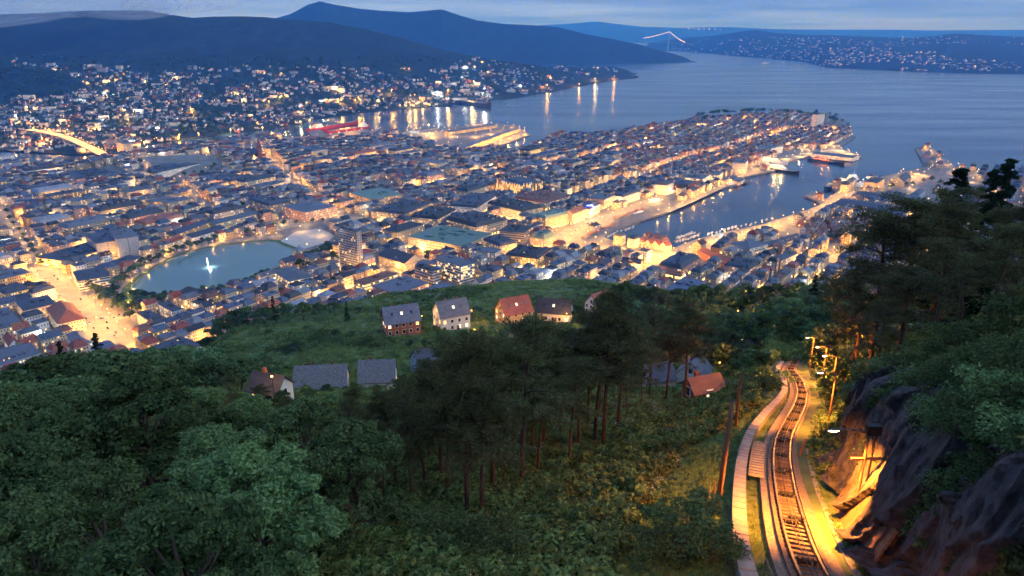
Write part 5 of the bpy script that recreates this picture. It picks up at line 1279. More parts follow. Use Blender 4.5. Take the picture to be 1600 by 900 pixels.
for (k, wh_), L in cars.items(): label_in_order(L, (lambda n, o: f'{k} car {wh_}, {n} {k} one from left') if len(L) > 1 else (lambda n, o: f'only {k} car {wh_}'))
# ------------------------------------------------------------------ low cloud on the left-hand summits
def low_cloud():
    m = bpy.data.materials.new('cloud_mist'); m.use_nodes = True; nt = m.node_tree; nt.nodes.remove(nt.nodes['Principled BSDF'])
    pv = nt.nodes.new('ShaderNodeVolumePrincipled'); pv.inputs['Color'].default_value = (0.97, 0.98, 1, 1); pv.inputs['Density'].default_value = 0.0024
    nt.links.new(pv.outputs[0], nt.nodes['Material Output'].inputs['Volume'])
    V = []; F = []
    nu, nv = 20, 10
    cr_ = random.Random(8); spec = [(-90 - 26 * k + cr_.uniform(-30, 30), 6 + cr_.uniform(-3, 3), 3700 + cr_.uniform(-120, 60), 640 + 60 * k + cr_.uniform(0, 200), 260, 46 + 12 * k) for k in range(9)]
    spec += [(cr_.uniform(60, 250), cr_.uniform(0, 10), cr_.uniform(3600, 3800), cr_.uniform(200, 380), 220, cr_.uniform(30, 70)) for _ in range(7)]
    for px, py, y, rx, ry, rz in spec:
        a, f, d = ray(px, py); t = y / f; c = (a * t, y, CAMZ + d * t); b = len(V)
        for j in range(nv + 1):
            for i in range(nu):
                th_, ph = 6.2832 * i / nu, math.pi * j / nv; w = 1 + 0.16 * math.sin(3 * th_ + px) + 0.1 * math.sin(5 * th_ + 2 * ph)
                V.append((c[0] + rx * w * math.cos(th_) * math.sin(ph), c[1] + ry * w * math.sin(th_) * math.sin(ph), c[2] + rz * math.cos(ph)))
        for j in range(nv):
            for i in range(nu): F.append((b + j * nu + i, b + (j + 1) * nu + i, b + (j + 1) * nu + (i + 1) % nu, b + j * nu + (i + 1) % nu))
    o = mesh_obj('low_cloud', V, np.array(F), m); bm = bmesh.new(); bm.from_mesh(o.data); bmesh.ops.recalc_face_normals(bm, faces=bm.faces); bm.to_mesh(o.data); bm.free()
    tag(o, 'low grey cloud clinging to the mountain tops', 'cloud', kind='stuff')
low_cloud()

# ------------------------------------------------------------------ funicular track
M['rail'] = mat('rail_steel', (0.16, 0.11, 0.085), 0.4, 0.3, 2, 3, metallic=0.7)
M['sleeper'] = mat('sleeper_wood', (0.14, 0.10, 0.075), 0.9, 0.4, 3, 4, objvar=0.3)
M['concrete'] = mat('worn_concrete', (0.27, 0.24, 0.205), 0.85, 0.35, 1.2, 6, bump=0.25, objvar=0.12, coord='Object')
M['ballast'] = mat('ballast', (0.19, 0.155, 0.12), 0.95, 0.45, 6, 5, bump=0.8, coord='Position')
M['iron'] = mat('dark_iron', (0.03, 0.028, 0.026), 0.6, 0.3, 4, 2, metallic=0.5)
M['pole_wood'] = mat('pole_wood', (0.20, 0.10, 0.055), 0.9, 0.4, 2, 5, stretch=(1, 1, 0.15), bump=0.3)
# smooth centre line
ys_ = np.arange(8.0, 122.0, 0.25); xs_ = np.interp(ys_, TY, TX)
ker = np.hanning(41); ker /= ker.sum(); xs_ = np.convolve(np.pad(xs_, 20, mode='edge'), ker, 'valid')
zs_ = Z0 - SLOPE * ys_ + 0.12
cl_ = np.stack([xs_, ys_, zs_], 1); seg = np.linalg.norm(np.diff(cl_, axis=0), axis=1); S_ = np.concatenate([[0], np.cumsum(seg)])
def on_track(s, d=0.0, up=0.0):
    p = np.array([np.interp(s, S_, cl_[:, k]) for k in range(3)]); q = np.array([np.interp(s + 0.5, S_, cl_[:, k]) for k in range(3)]) - np.array([np.interp(s - 0.5, S_, cl_[:, k]) for k in range(3)])
    q = q / np.linalg.norm(q); n_ = np.array((q[1], -q[0], 0)); n_ /= np.linalg.norm(n_); u = np.cross(n_, q)
    return p + n_ * d + u * up, q, n_, u
LT = S_[-1] - 1.0
def strip(d0, d1, u0, u1, s0=0.6, s1=None, step=1.2):
    """box-section ribbon following the track"""
    s1 = s1 or LT; V = []; F = []; n = int((s1 - s0) / step)
    for i in range(n + 1):
        s = s0 + (s1 - s0) * i / n
        for d, u in ((d0, u0), (d1, u0), (d1, u1), (d0, u1)): V.append(on_track(s, d, u)[0])
    for i in range(n):
        o = 4 * i
        for k in range(4): F.append((o + k, o + (k + 1) % 4, o + 4 + (k + 1) % 4, o + 4 + k))
    F += [(3, 2, 1, 0), (4*n, 4*n+1, 4*n+2, 4*n+3)]
    return np.array(V), F
trk = empty('funicular_track', tuple(cl_[0])); tag(trk, 'curving funicular railway track lit orange, running down the slope', 'railway'); t0 = cl_[0]
def on_trk(name, V, F, m): return mesh_obj(name, np.asarray(V) - t0, F, m, trk)
on_trk('track_bed', *strip(-1.25, 1.35, -0.4, 0.02), M['ballast'])
for d in (-0.5, 0.5): on_trk('rail', *strip(d - 0.05, d + 0.05, 0.12, 0.27), M['rail'])
for d in (-0.74, 0.74): on_trk('guard_beam', *strip(d - 0.09, d + 0.09, 0.03, 0.19), M['sleeper'])
for d in (-0.09, 0.09): on_trk('haulage_cable', *strip(d - 0.015, d + 0.015, 0.30, 0.33), M['iron'])
slp = MB().box(-0.82, 0.82, -0.11, 0.11, 0.0, 0.09).build('sleeper', M['sleeper'], link=False).data
rol = MB().tube([(-0.2, 0, 0.2), (0.2, 0, 0.2)], 0.13, 8).box(-0.34, -0.24, -0.2, 0.2, 0.1, 0.32).box(0.24, 0.34, -0.2, 0.2, 0.1, 0.32).build('cable_roller', M['iron'], link=False).data
def frame(p, q, n_, u): return Matrix(((n_[0], q[0], u[0], p[0] - t0[0]), (n_[1], q[1], u[1], p[1] - t0[1]), (n_[2], q[2], u[2], p[2] - t0[2]), (0, 0, 0, 1)))
s = 1.0
while s < LT - 0.5:
    o = bpy.data.objects.new('sleeper', slp); C.objects.link(o); o.parent = trk; o.matrix_local = frame(*on_track(s, 0, 0.015)); s += 0.62
for k, s in enumerate(np.arange(6, LT - 1, 5.2)):
    for d in ((-0.14, 0.16) if k % 2 else (0.0,)):
        o = bpy.data.objects.new('cable_roller', rol); C.objects.link(o); o.parent = trk; o.matrix_local = frame(*on_track(s + (0.7 if d > 0 else 0), d, 0.0))
# walkway of slabs on the left, with a short stair
wk = empty('service_walkway', tuple(cl_[0])); tag(wk, 'pale concrete slab walkway along the left of the track', 'walkway')
sb_ = MB().box(-0.32, 0.32, -0.98, 0.98, -0.45, 0.10).build('slab', M['concrete'], link=False).data
def off_walk(s): return -2.35 + 0.55 * float(sstep(52, 78, s))
for k in range(int((LT - 12) / 2.0)):
    o = bpy.data.objects.new('slab', sb_); C.objects.link(o); o.parent = wk; o.matrix_local = frame(*on_track(1.5 + k * 2.0, off_walk(1.5 + k * 2), rnd.uniform(0.04, 0.09)))
st_ = MB().box(-0.42, 0.42, -0.16, 0.16, 0.0, 0.14).build('step', M['concrete'], link=False).data
for k in range(14):
    o = bpy.data.objects.new('step', st_); C.objects.link(o); o.parent = wk; o.matrix_local = frame(*on_track(30 + k * 0.75, -1.48, 0.12))
hr_ = MB(); prev = None
for k in range(8):
    p = on_track(0.8 + k * 1.9, -1.85, 0)[0] - t0; hr_.tube([tuple(p), tuple(p + (0, 0, 0.95))], 0.03, 5)
    if prev is not None: hr_.tube([tuple(prev + (0, 0, 0.95)), tuple(p + (0, 0, 0.95))], 0.03, 5)
    prev = p
hr_.build('handrail', M['pole'], wk)
# drain kerb on the right
kr = empty('drain_kerb', tuple(cl_[0])); tag(kr, 'worn concrete kerb strip along the right of the track', 'kerb')
kb_ = MB().box(-0.13, 0.13, -0.95, 0.95, -0.4, 0.10).build('kerb_stone', M['concrete'], link=False).data
for k in range(44):
    o = bpy.data.objects.new('kerb_stone', kb_); C.objects.link(o); o.parent = kr; o.matrix_local = frame(*on_track(1.2 + k * 1.95, 1.75, 0.02))

# ------------------------------------------------------------------ poles, track lamps
TRACK_SODIUM = (1.0, 0.30, 0.03)
def wood_pole(label, b, top_px, top_py, r=0.16):
    x, y, z = thit(*b); a, f, d = ray(top_px, top_py); k = (y / f); tz = CAMZ + d * k; P = Vector((a * k, y, tz))
    t = empty('telegraph_pole', (x, y, z)); tag(t, label, 'pole'); e = P - Vector((x, y, z))
    MB().tube([(0, 0, -0.6), tuple(e * 0.5), tuple(e)], [r, r * 0.9, r * 0.75], 8).build('shaft', M['pole_wood'], t, smooth=True); MB().tube([tuple(e * 0.999), tuple(e * 1.004)], [r * 0.85, r * 0.4], 8).build('cap', M['iron'], t)
wood_pole('tall leaning bare wooden pole left of the track', (1119, 806), 1145, 625, 0.15)
wood_pole('thinner dark wooden pole behind the tall leaning pole', (1149, 668), 1158, 583, 0.15)
wood_pole('short leaning wooden prop by the rock cutting', (1247, 714), 1260, 686, 0.10)
def track_lamp(label, base, lamp_px, arm, watts, twin=False, light=True, spot=True):
    x, y, zz = base; t = empty('track_lamp', (x, y, zz)); tag(t, label, 'street lamp', 'lamps along the funicular')
    h = lamp_px
    pm = MB().tube([(0, 0, -0.8), (0, 0, h)], [0.08, 0.06], 7)
    pm.build('post', M['pole_wood'], t)
    if twin:
        MB().tube([(0.35, 0.1, -0.8), (0.35, 0.1, h + 0.1)], [0.08, 0.06], 7).build('post', M['pole_wood'], t); MB().box(-0.6, 0.75, -0.05, 0.05, h * 0.72, h * 0.72 + 0.1).build('cross_arm', M['pole_wood'], t); MB().box(-0.12, 0.5, -0.1, 0.2, h - 0.1, h + 0.35).build('junction_box', M['iron'], t)
    MB().tube([(0, 0, h - 0.05), (arm * 0.5, 0, h + 0.18), (arm, 0, h + 0.15)], 0.04, 6).build('arm', M['pole'], t)
    v, f = bulb_geo(1.0); s = 1 if arm > 0 else -1
    mesh_obj('lamp_head', [(arm + a * 0.34, b * 0.13, h + 0.14 + max(c, 0) * 0.14) for a, b, c in v], f, M['pole'], t)
    mesh_obj('bulb', [(arm + a * 0.26, b * 0.11, h + 0.08 + c * 0.08) for a, b, c in v], f, glow('track_bulb', (1.0, 0.72, 0.35), 12), t)
    if light:
        L = bpy.data.lights.new('lamp_light', 'SPOT' if spot else 'POINT'); L.energy = watts; L.color = TRACK_SODIUM; L.shadow_soft_size = 0.15
        if spot: L.spot_size = R(150); L.spot_blend = 0.55
        o = bpy.data.objects.new('lamp_light', L); C.objects.link(o); o.parent = t; o.location = (arm, 0, h - 0.25)
def beside(s, d): p = on_track(s, d)[0]; return (p[0], p[1], th(p[0], p[1]) - 0.1)
WATT = 5000
p_ = on_track(23.6, 2.75)[0]; track_lamp('twin-pole lamp with cross arm at the rock cutting', tuple(p_), 5.0, -1.6, WATT * 1.5, True)
track_lamp('lamp post on the verge at the lower edge of the view', beside(2.5, -4.0), 5.0, 1.5, WATT * 0.45)
track_lamp('slender lamp post where the track narrows', beside(52, 2.8), 5.0, -1.3, WATT * 0.7)
track_lamp('small lamp post at the far bend of the track', beside(72, 2.8), 5.0, -1.3, WATT * 0.55, spot=False)
track_lamp('lamp post beyond the far bend of the track', beside(88, 2.8), 5.0, -1.2, WATT * 0.7, spot=False)
track_lamp('distant lamp post where the track enters the woods', beside(104, 2.6), 5.5, -1.0, WATT * 0.8, spot=False)
for i, (px, py, w) in enumerate([(1110, 530, 6500), (1150, 515, 3500), (1195, 500, 7000), (1212, 492, 4000), (1060, 545, 7000), (1090, 560, 2500), (790, 520, 3500), (737, 503, 2600), (742, 535, 3500), (885, 508, 2500), (852, 492, 2000), (1055, 480, 2500), (590, 608, 1800), (430, 632, 1500), (660, 512, 1500), (1122, 590, 1500)]):
    x, y, z = thit(px, py); h = 8.0 if py < 540 and px > 1050 else 5.0
    t = empty('path_lamp', (x, y, z)); tag(t, None, 'street lamp', 'lamps among the hillside trees'); MB().tube([(0, 0, -0.8), (0, 0, h)], [0.1, 0.06], 6).build('post', M['pole'], t)
    v, f = bulb_geo(0.22); mesh_obj('lamp_head', [(a, b, c + h) for a, b, c in v], f, M['bulb0'], t)
    L = bpy.data.lights.new('lamp_light', 'POINT'); L.energy = w * (2.0 if py < 540 and px > 1050 else 0.7); L.color = (1.0, 0.42, 0.09); L.shadow_soft_size = 0.3; o = bpy.data.objects.new('lamp_light', L); C.objects.link(o); o.parent = t; o.location = (0, 0, h + 0.4)
    t['label'] = ['glowing lamp under the trees left of the forest road', 'dim lamp on the forest road bend', 'orange lamp lighting bare tree trunks above the road', 'second orange lamp deeper among the bare trunks', 'lamp over the bright yard behind the white gabled house', 'lamp beside the white gabled house', 'garden lamp below the yellow red-roofed house', 'garden lamp right of the pale blue house', 'lower garden lamp under the pale blue house', 'lamp at the dark-roofed hillside house door', 'lamp between yellow and dark-roofed houses', 'lone lamp in the woods right of white house', 'lamp lighting the white house front among pines', 'lamp by the low dark house at left', 'lamp by the dark red house', 'lamp above the red shed roofs'][i]
# fence by the tall pole
fc = empty('wire_fence', thit(1095, 800)); tag(fc, 'low wire fence with thin posts beside the tall leaning pole', 'fence'); fo = np.array(fc.location); pr = None
for px, py in [(1062, 846), (1072, 832), (1083, 818), (1094, 806), (1105, 795), (1114, 784)]:
    p = np.array(thit(px, py)) - fo; MB().tube([tuple(p - (0, 0, 0.4)), tuple(p + (0, 0, 1.2))], 0.05, 5).build('post', M['pole_wood'], fc)
    if pr is not None:
        for hz in (0.5, 1.05): MB().tube([tuple(pr + (0, 0, hz)), tuple(p + (0, 0, hz))], 0.012, 4).build('wire', M['pole'], fc)
    pr = p

# ------------------------------------------------------------------ rock cutting and sloping timber wall
M['rock'] = mat('dark_rock', (0.045, 0.040, 0.045), 0.9, 0.6, 2.6, 9, bump=1.0, coord='Position', color2=(0.095, 0.085, 0.09), stretch=(1, 1, 0.5)); [setattr(q.inputs['Distance'], 'default_value', 0.22) for q in M['rock'].node_tree.nodes if q.type == 'BUMP']
def rock_face(name, label, s0, s1, d0, d1, ns, nd, amp, seed):
    """fractured blocks: every cell of a Voronoi pattern is a tilted plane, at three sizes"""
    g = np.random.default_rng(seed); I, J = np.meshgrid(np.linspace(0, 1, ns), np.linspace(0, 1, nd), indexing='ij')
    I = I + g.uniform(-0.3, 0.3, I.shape) / ns; J = J + g.uniform(-0.3, 0.3, J.shape) / nd
    sg = s0 + (s1 - s0) * I; dg = d0 + (d1 - d0) * J
    X = np.interp(sg, S_, cl_[:, 0]) + dg; Y = np.interp(sg, S_, cl_[:, 1]); Z = terrain(X, Y); Hh = Z * 0.75 + SLOPE * Y * 0.75 + dg * 0.7
    a = sg * 1.0 + 0.25 * Hh; h = Hh * 0.72 - 0.12 * sg; D = np.zeros_like(X)
    for size, k in ((2.6, 1.0), (1.1, 0.5), (0.42, 0.22)):
        na = int((a.max() - a.min()) * (h.max() - h.min()) / size ** 2 * 1.6) + 4
        sa, sh_ = g.uniform(a.min(), a.max(), na), g.uniform(h.min(), h.max(), na); of, ta, tb = g.uniform(-0.5, 0.5, na), g.uniform(-0.45, 0.45, na), g.uniform(-0.45, 0.45, na)
        idx = np.empty(a.shape, dtype=int)
        for r in range(a.shape[0]): idx[r] = np.argmin((a[r][:, None] - sa) ** 2 * 1.8 + (h[r][:, None] - sh_) ** 2, 1)
        D += k * (of[idx] * size * 0.55 + ta[idx] * (a - sa[idx]) + tb[idx] * (h - sh_[idx]))
    e = sstep(0, 0.07, np.minimum(np.minimum(I, 1 - I), np.minimum(J, 1 - J)))
    V = np.stack([X - e * (0.75 + amp * D), Y - e * amp * 0.35 * D, Z + e * (0.5 + amp * 0.55 * D)], -1).reshape(-1, 3)
    i = np.arange(ns * nd).reshape(ns, nd); F = np.stack([i[:-1, :-1], i[:-1, 1:], i[1:, 1:], i[1:, :-1]], -1).reshape(-1, 4)
    return tag(mesh_obj(name, V, F, M['rock'], smooth=False), label, 'rock')
rock_face('rock_face', 'dark jagged rock cliff at lower right beside the track', 1.5, 21, 2.5, 7.0, 230, 100, 0.95, 31)
rock_face('rock_face', 'orange-lit rock cutting behind the twin-pole lamp', 20.5, 40, 2.9, 7.5, 150, 80, 0.7, 41)
tw = empty('timber_wall', tuple(on_track(18, 2.4)[0])); tag(tw, 'sloping plank retaining wall at the foot of the cutting', 'retaining wall'); to = np.array(tw.location)
for k in range(8):
    a, b = on_track(16.5, 2.15 + 0.11 * k, 0.1 + 0.22 * k)[0] - to, on_track(26.5, 2.15 + 0.11 * k, 0.1 + 0.22 * k)[0] - to; c_ = np.array((0.12, 0, 0.205)); th0 = np.array((0.10, 0, -0.05))
    V = [a, b, b + c_, a + c_, a + th0, b + th0, b + c_ + th0, a + c_ + th0]; mesh_obj('plank', [v + (rnd.uniform(-0.015, 0.015), 0, 0) for v in V], [(0,1,2,3),(7,6,5,4),(0,4,5,1),(1,5,6,2),(2,6,7,3),(3,7,4,0)], M['pole_wood'], tw)

# ------------------------------------------------------------------ houses on the hillside
HOUSES = [  # label, base px, w, d, h, rh, rot deg, wall, roof, lit, cat
    ('dark red wooden house with grey roof on the grassy hill', (627, 519), 13, 9, 5.2, 5.0, 22, 'brick red', 'grey', 0.25),
    ('pale blue house with grey roof and skylights on the grassy hill', (706, 512), 12, 9, 6.2, 5.0, 26, 'pale blue', 'grey', 0.35),
    ('yellow house with red tiled roof on the grassy hill', (803, 502), 12.5, 9, 4.8, 5.2, 28, 'ochre', 'red tiled', 0.35),
    ('low house with dark roof right of the yellow house', (866, 499), 14, 9, 4.0, 4.4, -12, 'white', 'dark', 0.45),
    ('white house with red roof half hidden by the pines', (938, 490), 12, 8, 5.0, 5.0, 38, 'white', 'red tiled', 0.2),
    ('long pale house with speckled slate roof below the hill', (505, 614), 13.5, 8, 3.2, 4.6, 6, 'white', 'speckled', 0.15),
    ('white house with stone slate roof and lit front among pines', (592, 610), 9.5, 8, 4.2, 4.6, 4, 'white', 'speckled', 0.6),
    ('pale blue house corner showing left of the pine stand', (668, 582), 8, 7, 4.2, 3.4, 30, 'pale blue', 'slate', 0.1),
    ('low dark-roofed house among trees at left', (425, 626), 5.6, 4.6, 2.3, 2.2, -18, 'white', 'dark', 0.4),
    ('small shed roof with pale boards below the yellow house', (815, 533), 7, 6, 2.6, 2.4, 20, 'white', 'rust brown', 0.2),
    ('white gabled house seen between pine trunks', (1082, 603), 8.5, 8, 4.5, 4.0, 62, 'white', 'grey', 0.1),
    ('grey hipped house behind the pine trunks', (1024, 612), 7.5, 7, 4.4, 3.4, 20, 'grey', 'slate', 0.1),
    ('low shed with dull red roof beside the white gabled house', (1118, 617), 6.5, 4.2, 2.2, 1.6, 14, 'brick red', 'rust brown', 0.1),
    ('second red-roofed shed, in front of the first', (1096, 626), 5, 3.6, 2.0, 1.6, 20, 'brick red', 'rust brown', 0.1),
    ('small blue-roofed hut beside the forest road', (1172, 541), 6.5, 5, 2.2, 1.8, 10, 'pale blue', 'slate', 0.0)]
HOUSE_AT = []
M['frame_white'] = mat('white_paint', (0.7, 0.7, 0.68), 0.6, 0.06, 3, 2)
chim = MB().box(-0.28, 0.28, -0.28, 0.28, 0, 1.4).box(-0.34, 0.34, -0.34, 0.34, 1.4, 1.52).build('chimney', MW['brick red'], link=False).data
wfr = MB().box(-0.62, 0.62, -0.06, 0.02, -0.1, 1.4).build('window', M['frame_white'], link=False).data
def pane(m): return mesh_obj('pane', [(-0.5, -0.075, 0.0), (0.5, -0.075, 0.0), (0.5, -0.075, 1.3), (-0.5, -0.075, 1.3)], [(0, 1, 2, 3)], m, link=False).data
pn = [pane(M['glass']), pane(M['lit']), pane(M['lit2'])]
doorm = MB().box(-0.5, 0.5, -0.08, 0.02, 0, 2.1).build('door', MR['rust brown'], link=False).data
for lb, (px, py), w, d, h, rh, rot, wc, rc, lit in HOUSES:
    x, y, z = thit(px, py); print('HOUSE', lb[:40], round(float(y)), round(float(proj(x, y, z)[2]))); HOUSE_AT.append((x, y, max(w, d) * 0.62)); t = empty('hillside_house' if w > 7.5 else 'garden_shed', (x, y, z + 0.5), R(rot)); tag(t, lb, 'house')
    wall, rf, _, _ = house_geo(w, d, h, 'gable', rh, sides=(), rg=rnd, courtyard=True); wall.V = [(a, b, c if c > -1 else -4.5) for a, b, c in wall.V]
    wall.build('wall', MW[wc], t); rf.F = rf.F[:12]; rf.V = rf.V[:16]; ro = rf.build('roof', MR[rc], t)
    for k in range(1 if w < 11 else 2):
        o = bpy.data.objects.new('chimney', chim); C.objects.link(o); o.parent = ro; o.location = (w * (-0.2 + 0.42 * k), 0.5, h + rh - 0.75)
    for s in range(4):
        L = w if s % 2 == 0 else d; n = max(1, int(L / 2.6)); off = d / 2 if s % 2 == 0 else w / 2; ang = s * math.pi / 2
        for f in range(2 if h > 4.5 else 1):
            for k in range(n):
                c = -L / 2 + (k + 0.5) * L / n; o = bpy.data.objects.new('window', wfr); C.objects.link(o); o.parent = t
                o.rotation_euler = (0, 0, ang); o.location = (c * math.cos(ang) + off * math.sin(ang), c * math.sin(ang) - off * math.cos(ang), 0.9 + f * 2.6)
                q = bpy.data.objects.new('pane', pn[0] if rnd.random() > lit else rnd.choice(pn[1:])); C.objects.link(q); q.parent = o
        if s % 2 and h > 3:
            o = bpy.data.objects.new('window', wfr); C.objects.link(o); o.parent = t; o.rotation_euler = (0, 0, ang); o.location = (off * math.sin(ang), -off * math.cos(ang), h + rh * 0.22)
            q = bpy.data.objects.new('pane', pn[0] if rnd.random() > lit else pn[1]); C.objects.link(q); q.parent = o
    o = bpy.data.objects.new('door', doorm); C.objects.link(o); o.parent = t; o.location = (w * 0.08, -d / 2, 0.0)
    if rc in ('grey', 'dark', 'red tiled') and w > 11:
        sl = math.atan2(rh, d / 2)
        for k in range(3):
            V = [(-0.45, -0.6, 0.0), (0.45, -0.6, 0.0), (0.45, 0.6, 0.0), (-0.45, 0.6, 0.0)]; o = mesh_obj('skylight', V, [(0, 1, 2, 3)], M['lit2'] if k == 1 else M['glass'], ro)
            o.location = (-w * 0.28 + k * w * 0.28, -d / 4, h + rh / 2 + 0.27); o.rotation_euler = (sl, 0, 0)
# the forest road
rd = [thit(px, py) for px, py in [(1165, 545), (1185, 537), (1200, 528), (1212, 520)]]
V = []
for i, p in enumerate(rd):
    for s in (-2.2, 2.2): V.append((p[0] + s * 0.9, p[1] + s * 0.4, th(p[0] + s * 0.9, p[1] + s * 0.4) + 0.25))
tag(mesh_obj('forest_road', V, [(2*i, 2*i+1, 2*i+3, 2*i+2) for i in range(len(rd) - 1)], M['street']), kind='structure')
# ------------------------------------------------------------------ trees of the hillside
def by_top(kind, px, py, t, name, hmin=4, hmax=20, sxy=None, group=None):
    a, f, d = ray(px, py); x, y = a * t, f * t; g = th(x, y); H = min(max(CAMZ + d * t - g, hmin), hmax)
    return tree(kind, x, y, g, H, name, group, sxy=sxy), px
L = [by_top(_pbd if (int(px) % 3 == 0) else PB, px, py, t, 'broadleaf_tree', 7, 13, s, 'big leafy trees at lower left') for px, py, t, s in
     [(204, 574, 40, 1.25), (60, 640, 36, 1.2), (325, 668, 33, 1.1), (125, 610, 52, 1.1), (10, 590, 62, 1.1), (545, 728, 31, 1.0), (470, 680, 44, 1.1), (290, 600, 58, 1.0), (140, 730, 25, 1.1), (395, 760, 25, 1.0), (20, 780, 21, 1.0), (270, 800, 19, 0.9), (380, 650, 50, 1.0), (-30, 690, 30, 1.1)]]
label_in_order(L, lambda n, o: f'big leafy tree in the lower left mass of foliage, {n} from left')
# pine stand: where each trunk meets the ground
PINE_BASE = [(889, 733), (942, 706), (928, 700), (815, 769), (753, 812), (730, 818), (779, 733), (832, 720), (645, 801), (700, 782), (692, 765), (736, 752), (760, 742), (917, 680), (978, 650), (1002, 640), (1014, 624), (1069, 630), (1040, 632), (965, 668), (875, 690), (850, 700), (800, 712), (715, 735), (665, 770), (640, 745), (620, 770), (600, 790), (672, 730), (745, 705), (785, 690), (820, 682), (860, 672), (935, 650), (605, 730), (640, 700), (690, 690), (575, 720), (548, 700), (905, 705), (840, 745), (770, 775)]
def top_line(px): return float(np.interp(px, [540, 600, 660, 720, 780, 840, 900, 945, 990, 1040, 1080], [645, 632, 592, 548, 522, 505, 490, 470, 485, 490, 500]))
L = []
for px, py in PINE_BASE:
    x, y, z = thit(px, py); want = top_line(px) + rnd.choice([-14, 0, 12, 30, 55, 75]) + rnd.uniform(-8, 8); H = 12
    for _ in range(12):
        H += (proj(x, y, z + H)[1] - want) / 1143 * proj(x, y, z + H)[2]
    H = min(max(H, 7.5 if px > 655 else 4.5), 15.5); L.append((tree(PP, x, y, z, H, 'pine_tree', 'pine stand in the middle of the slope', sxy=1.12), px))
label_in_order(L, lambda n, o: f'bare-trunked pine in the central stand, {n} trunk from left')
L = [by_top(PP, px, py, t, 'pine_tree', 7, 19, s, 'dark pines on the right slope') for px, py, t, s in [(1400, 335, 72, 1.5), (1450, 305, 70, 1.5), (1540, 330, 58, 1.5), (1590, 380, 46, 1.4), (1362, 420, 78, 1.4), (1430, 410, 55, 1.5), (1490, 380, 50, 1.5), (1560, 430, 40, 1.4), (1390, 470, 62, 1.3), (1620, 300, 60, 1.5), (1345, 470, 84, 1.2), (1515, 300, 78, 1.4)]]
label_in_order(L, lambda n, o: f'large dark pine on the right-hand slope, {n} from left')
L = [by_top(PP, px, py, t, 'pine_tree', 6, 16, s, 'pines behind the leafy trees') for px, py, t, s in [(440, 622, 62, 1.2), (500, 632, 60, 1.2), (540, 642, 56, 1.2), (400, 606, 75, 1.2), (465, 640, 52, 1.2), (360, 592, 85, 1.1)]]
label_in_order(L, lambda n, o: f'dark pine between the leafy trees and the low houses, {n} from left')
L = [by_top(PU, px, py, t, 'spruce_tree', 5, 20, s, 'spruces standing out against the town') for px, py, t, s in [(1503, 256, 80, 1.1), (1583, 245, 66, 1.1), (1283, 384, 240, 1.0), (91, 533, 120, 1.0), (146, 520, 135, 1.0), (425, 462, 330, 0.9), (540, 470, 310, 0.9), (1555, 262, 90, 1.0)]]
label_in_order(L, lambda n, o: f'pointed dark spruce rising against the lit town, {n} from left')
# leafy woods at the brow, right of the houses
L = []
for row, (dy, t0_, x0, x1, n) in enumerate([(0, 300, 955, 1345, 17), (26, 235, 975, 1345, 15), (58, 185, 1090, 1340, 11), (95, 150, 1150, 1345, 8), (130, 125, 1270, 1390, 6)]):
    for px in np.linspace(x0, x1, n):
        px = px + rnd.uniform(-8, 8); py = np.interp(px, [950, 1000, 1060, 1100, 1150, 1200, 1250, 1300, 1345, 1400], [452, 436, 438, 445, 432, 428, 424, 408, 402, 420]) + dy + rnd.uniform(-4, 14)
        if 1088 < px < 1222 and dy >= 58: continue
        L.append(by_top(PD + PB[:1], px, py, t0_ + rnd.uniform(-14, 14), 'woodland_tree', 6, 17, 1.25, 'leafy woods on the brow'))
label_in_order(L, lambda n, o: f'leafy tree in the dark woods right of the hillside houses, {n} from left')
L = [by_top(PD + PS, px, py, t, 'garden_tree', 3, 11, s, 'trees around the hillside houses') for px, py, t, s in
     [(498, 528, 262, 1.3), (523, 520, 268, 1.3), (550, 518, 262, 1.3), (575, 527, 255, 1.2), (600, 530, 250, 1.2), (640, 533, 250, 1.2), (665, 530, 248, 1.2), (690, 524, 250, 1.2), (725, 516, 260, 1.2), (752, 510, 268, 1.2), (755, 540, 225, 1.2), (780, 535, 225, 1.2), (840, 515, 240, 1.2), (545, 488, 320, 1.3), (560, 480, 330, 1.2), (655, 487, 315, 1.0), (745, 486, 310, 1.0), (905, 478, 300, 1.1), (985, 470, 300, 1.2), 
      (1175, 545, 128, 1.5), (1205, 566, 118, 1.3), (1190, 562, 112, 1.3), (1300, 545, 95, 1.3), (1325, 560, 80, 1.2), (1335, 600, 66, 1.1), (1300, 600, 78, 1.0), (480, 620, 120, 1.3), (440, 640, 110, 1.3), (520, 640, 100, 1.3), (575, 660, 80, 1.3), (400, 590, 150, 1.2), (370, 560, 170, 1.2), (330, 560, 150, 1.2), (270, 545, 150, 1.2), (230, 545, 140, 1.2), (180, 560, 120, 1.2), (478, 604, 165, 1.1), (540, 606, 170, 1.1), (565, 610, 165, 1.0), (628, 592, 175, 1.1), (512, 618, 150, 1.0), (592, 622, 150, 1.0)]]
label_in_order(L, lambda n, o: f'bushy tree scattered on the slope around the hillside houses, {n} from left')
L = []
for line, n, t in [([(195, 528), (260, 505), (320, 492)], 9, 200), ([(320, 495), (380, 482), (440, 474), (520, 470)], 12, 330), ([(0, 575), (60, 560), (120, 550), (180, 552)], 7, 110), ([(0, 605), (80, 595), (150, 590)], 5, 85)]:
    for px, py in along(line, n, 5): L.append(by_top(PD + PS, px, py, t + rnd.uniform(-10, 10), 'brow_tree', 3.5, 12, 1.3, 'trees along the left brow'))
label_in_order(L, lambda n, o: f'dark tree along the left brow of the hill, {n} from left')
L = []
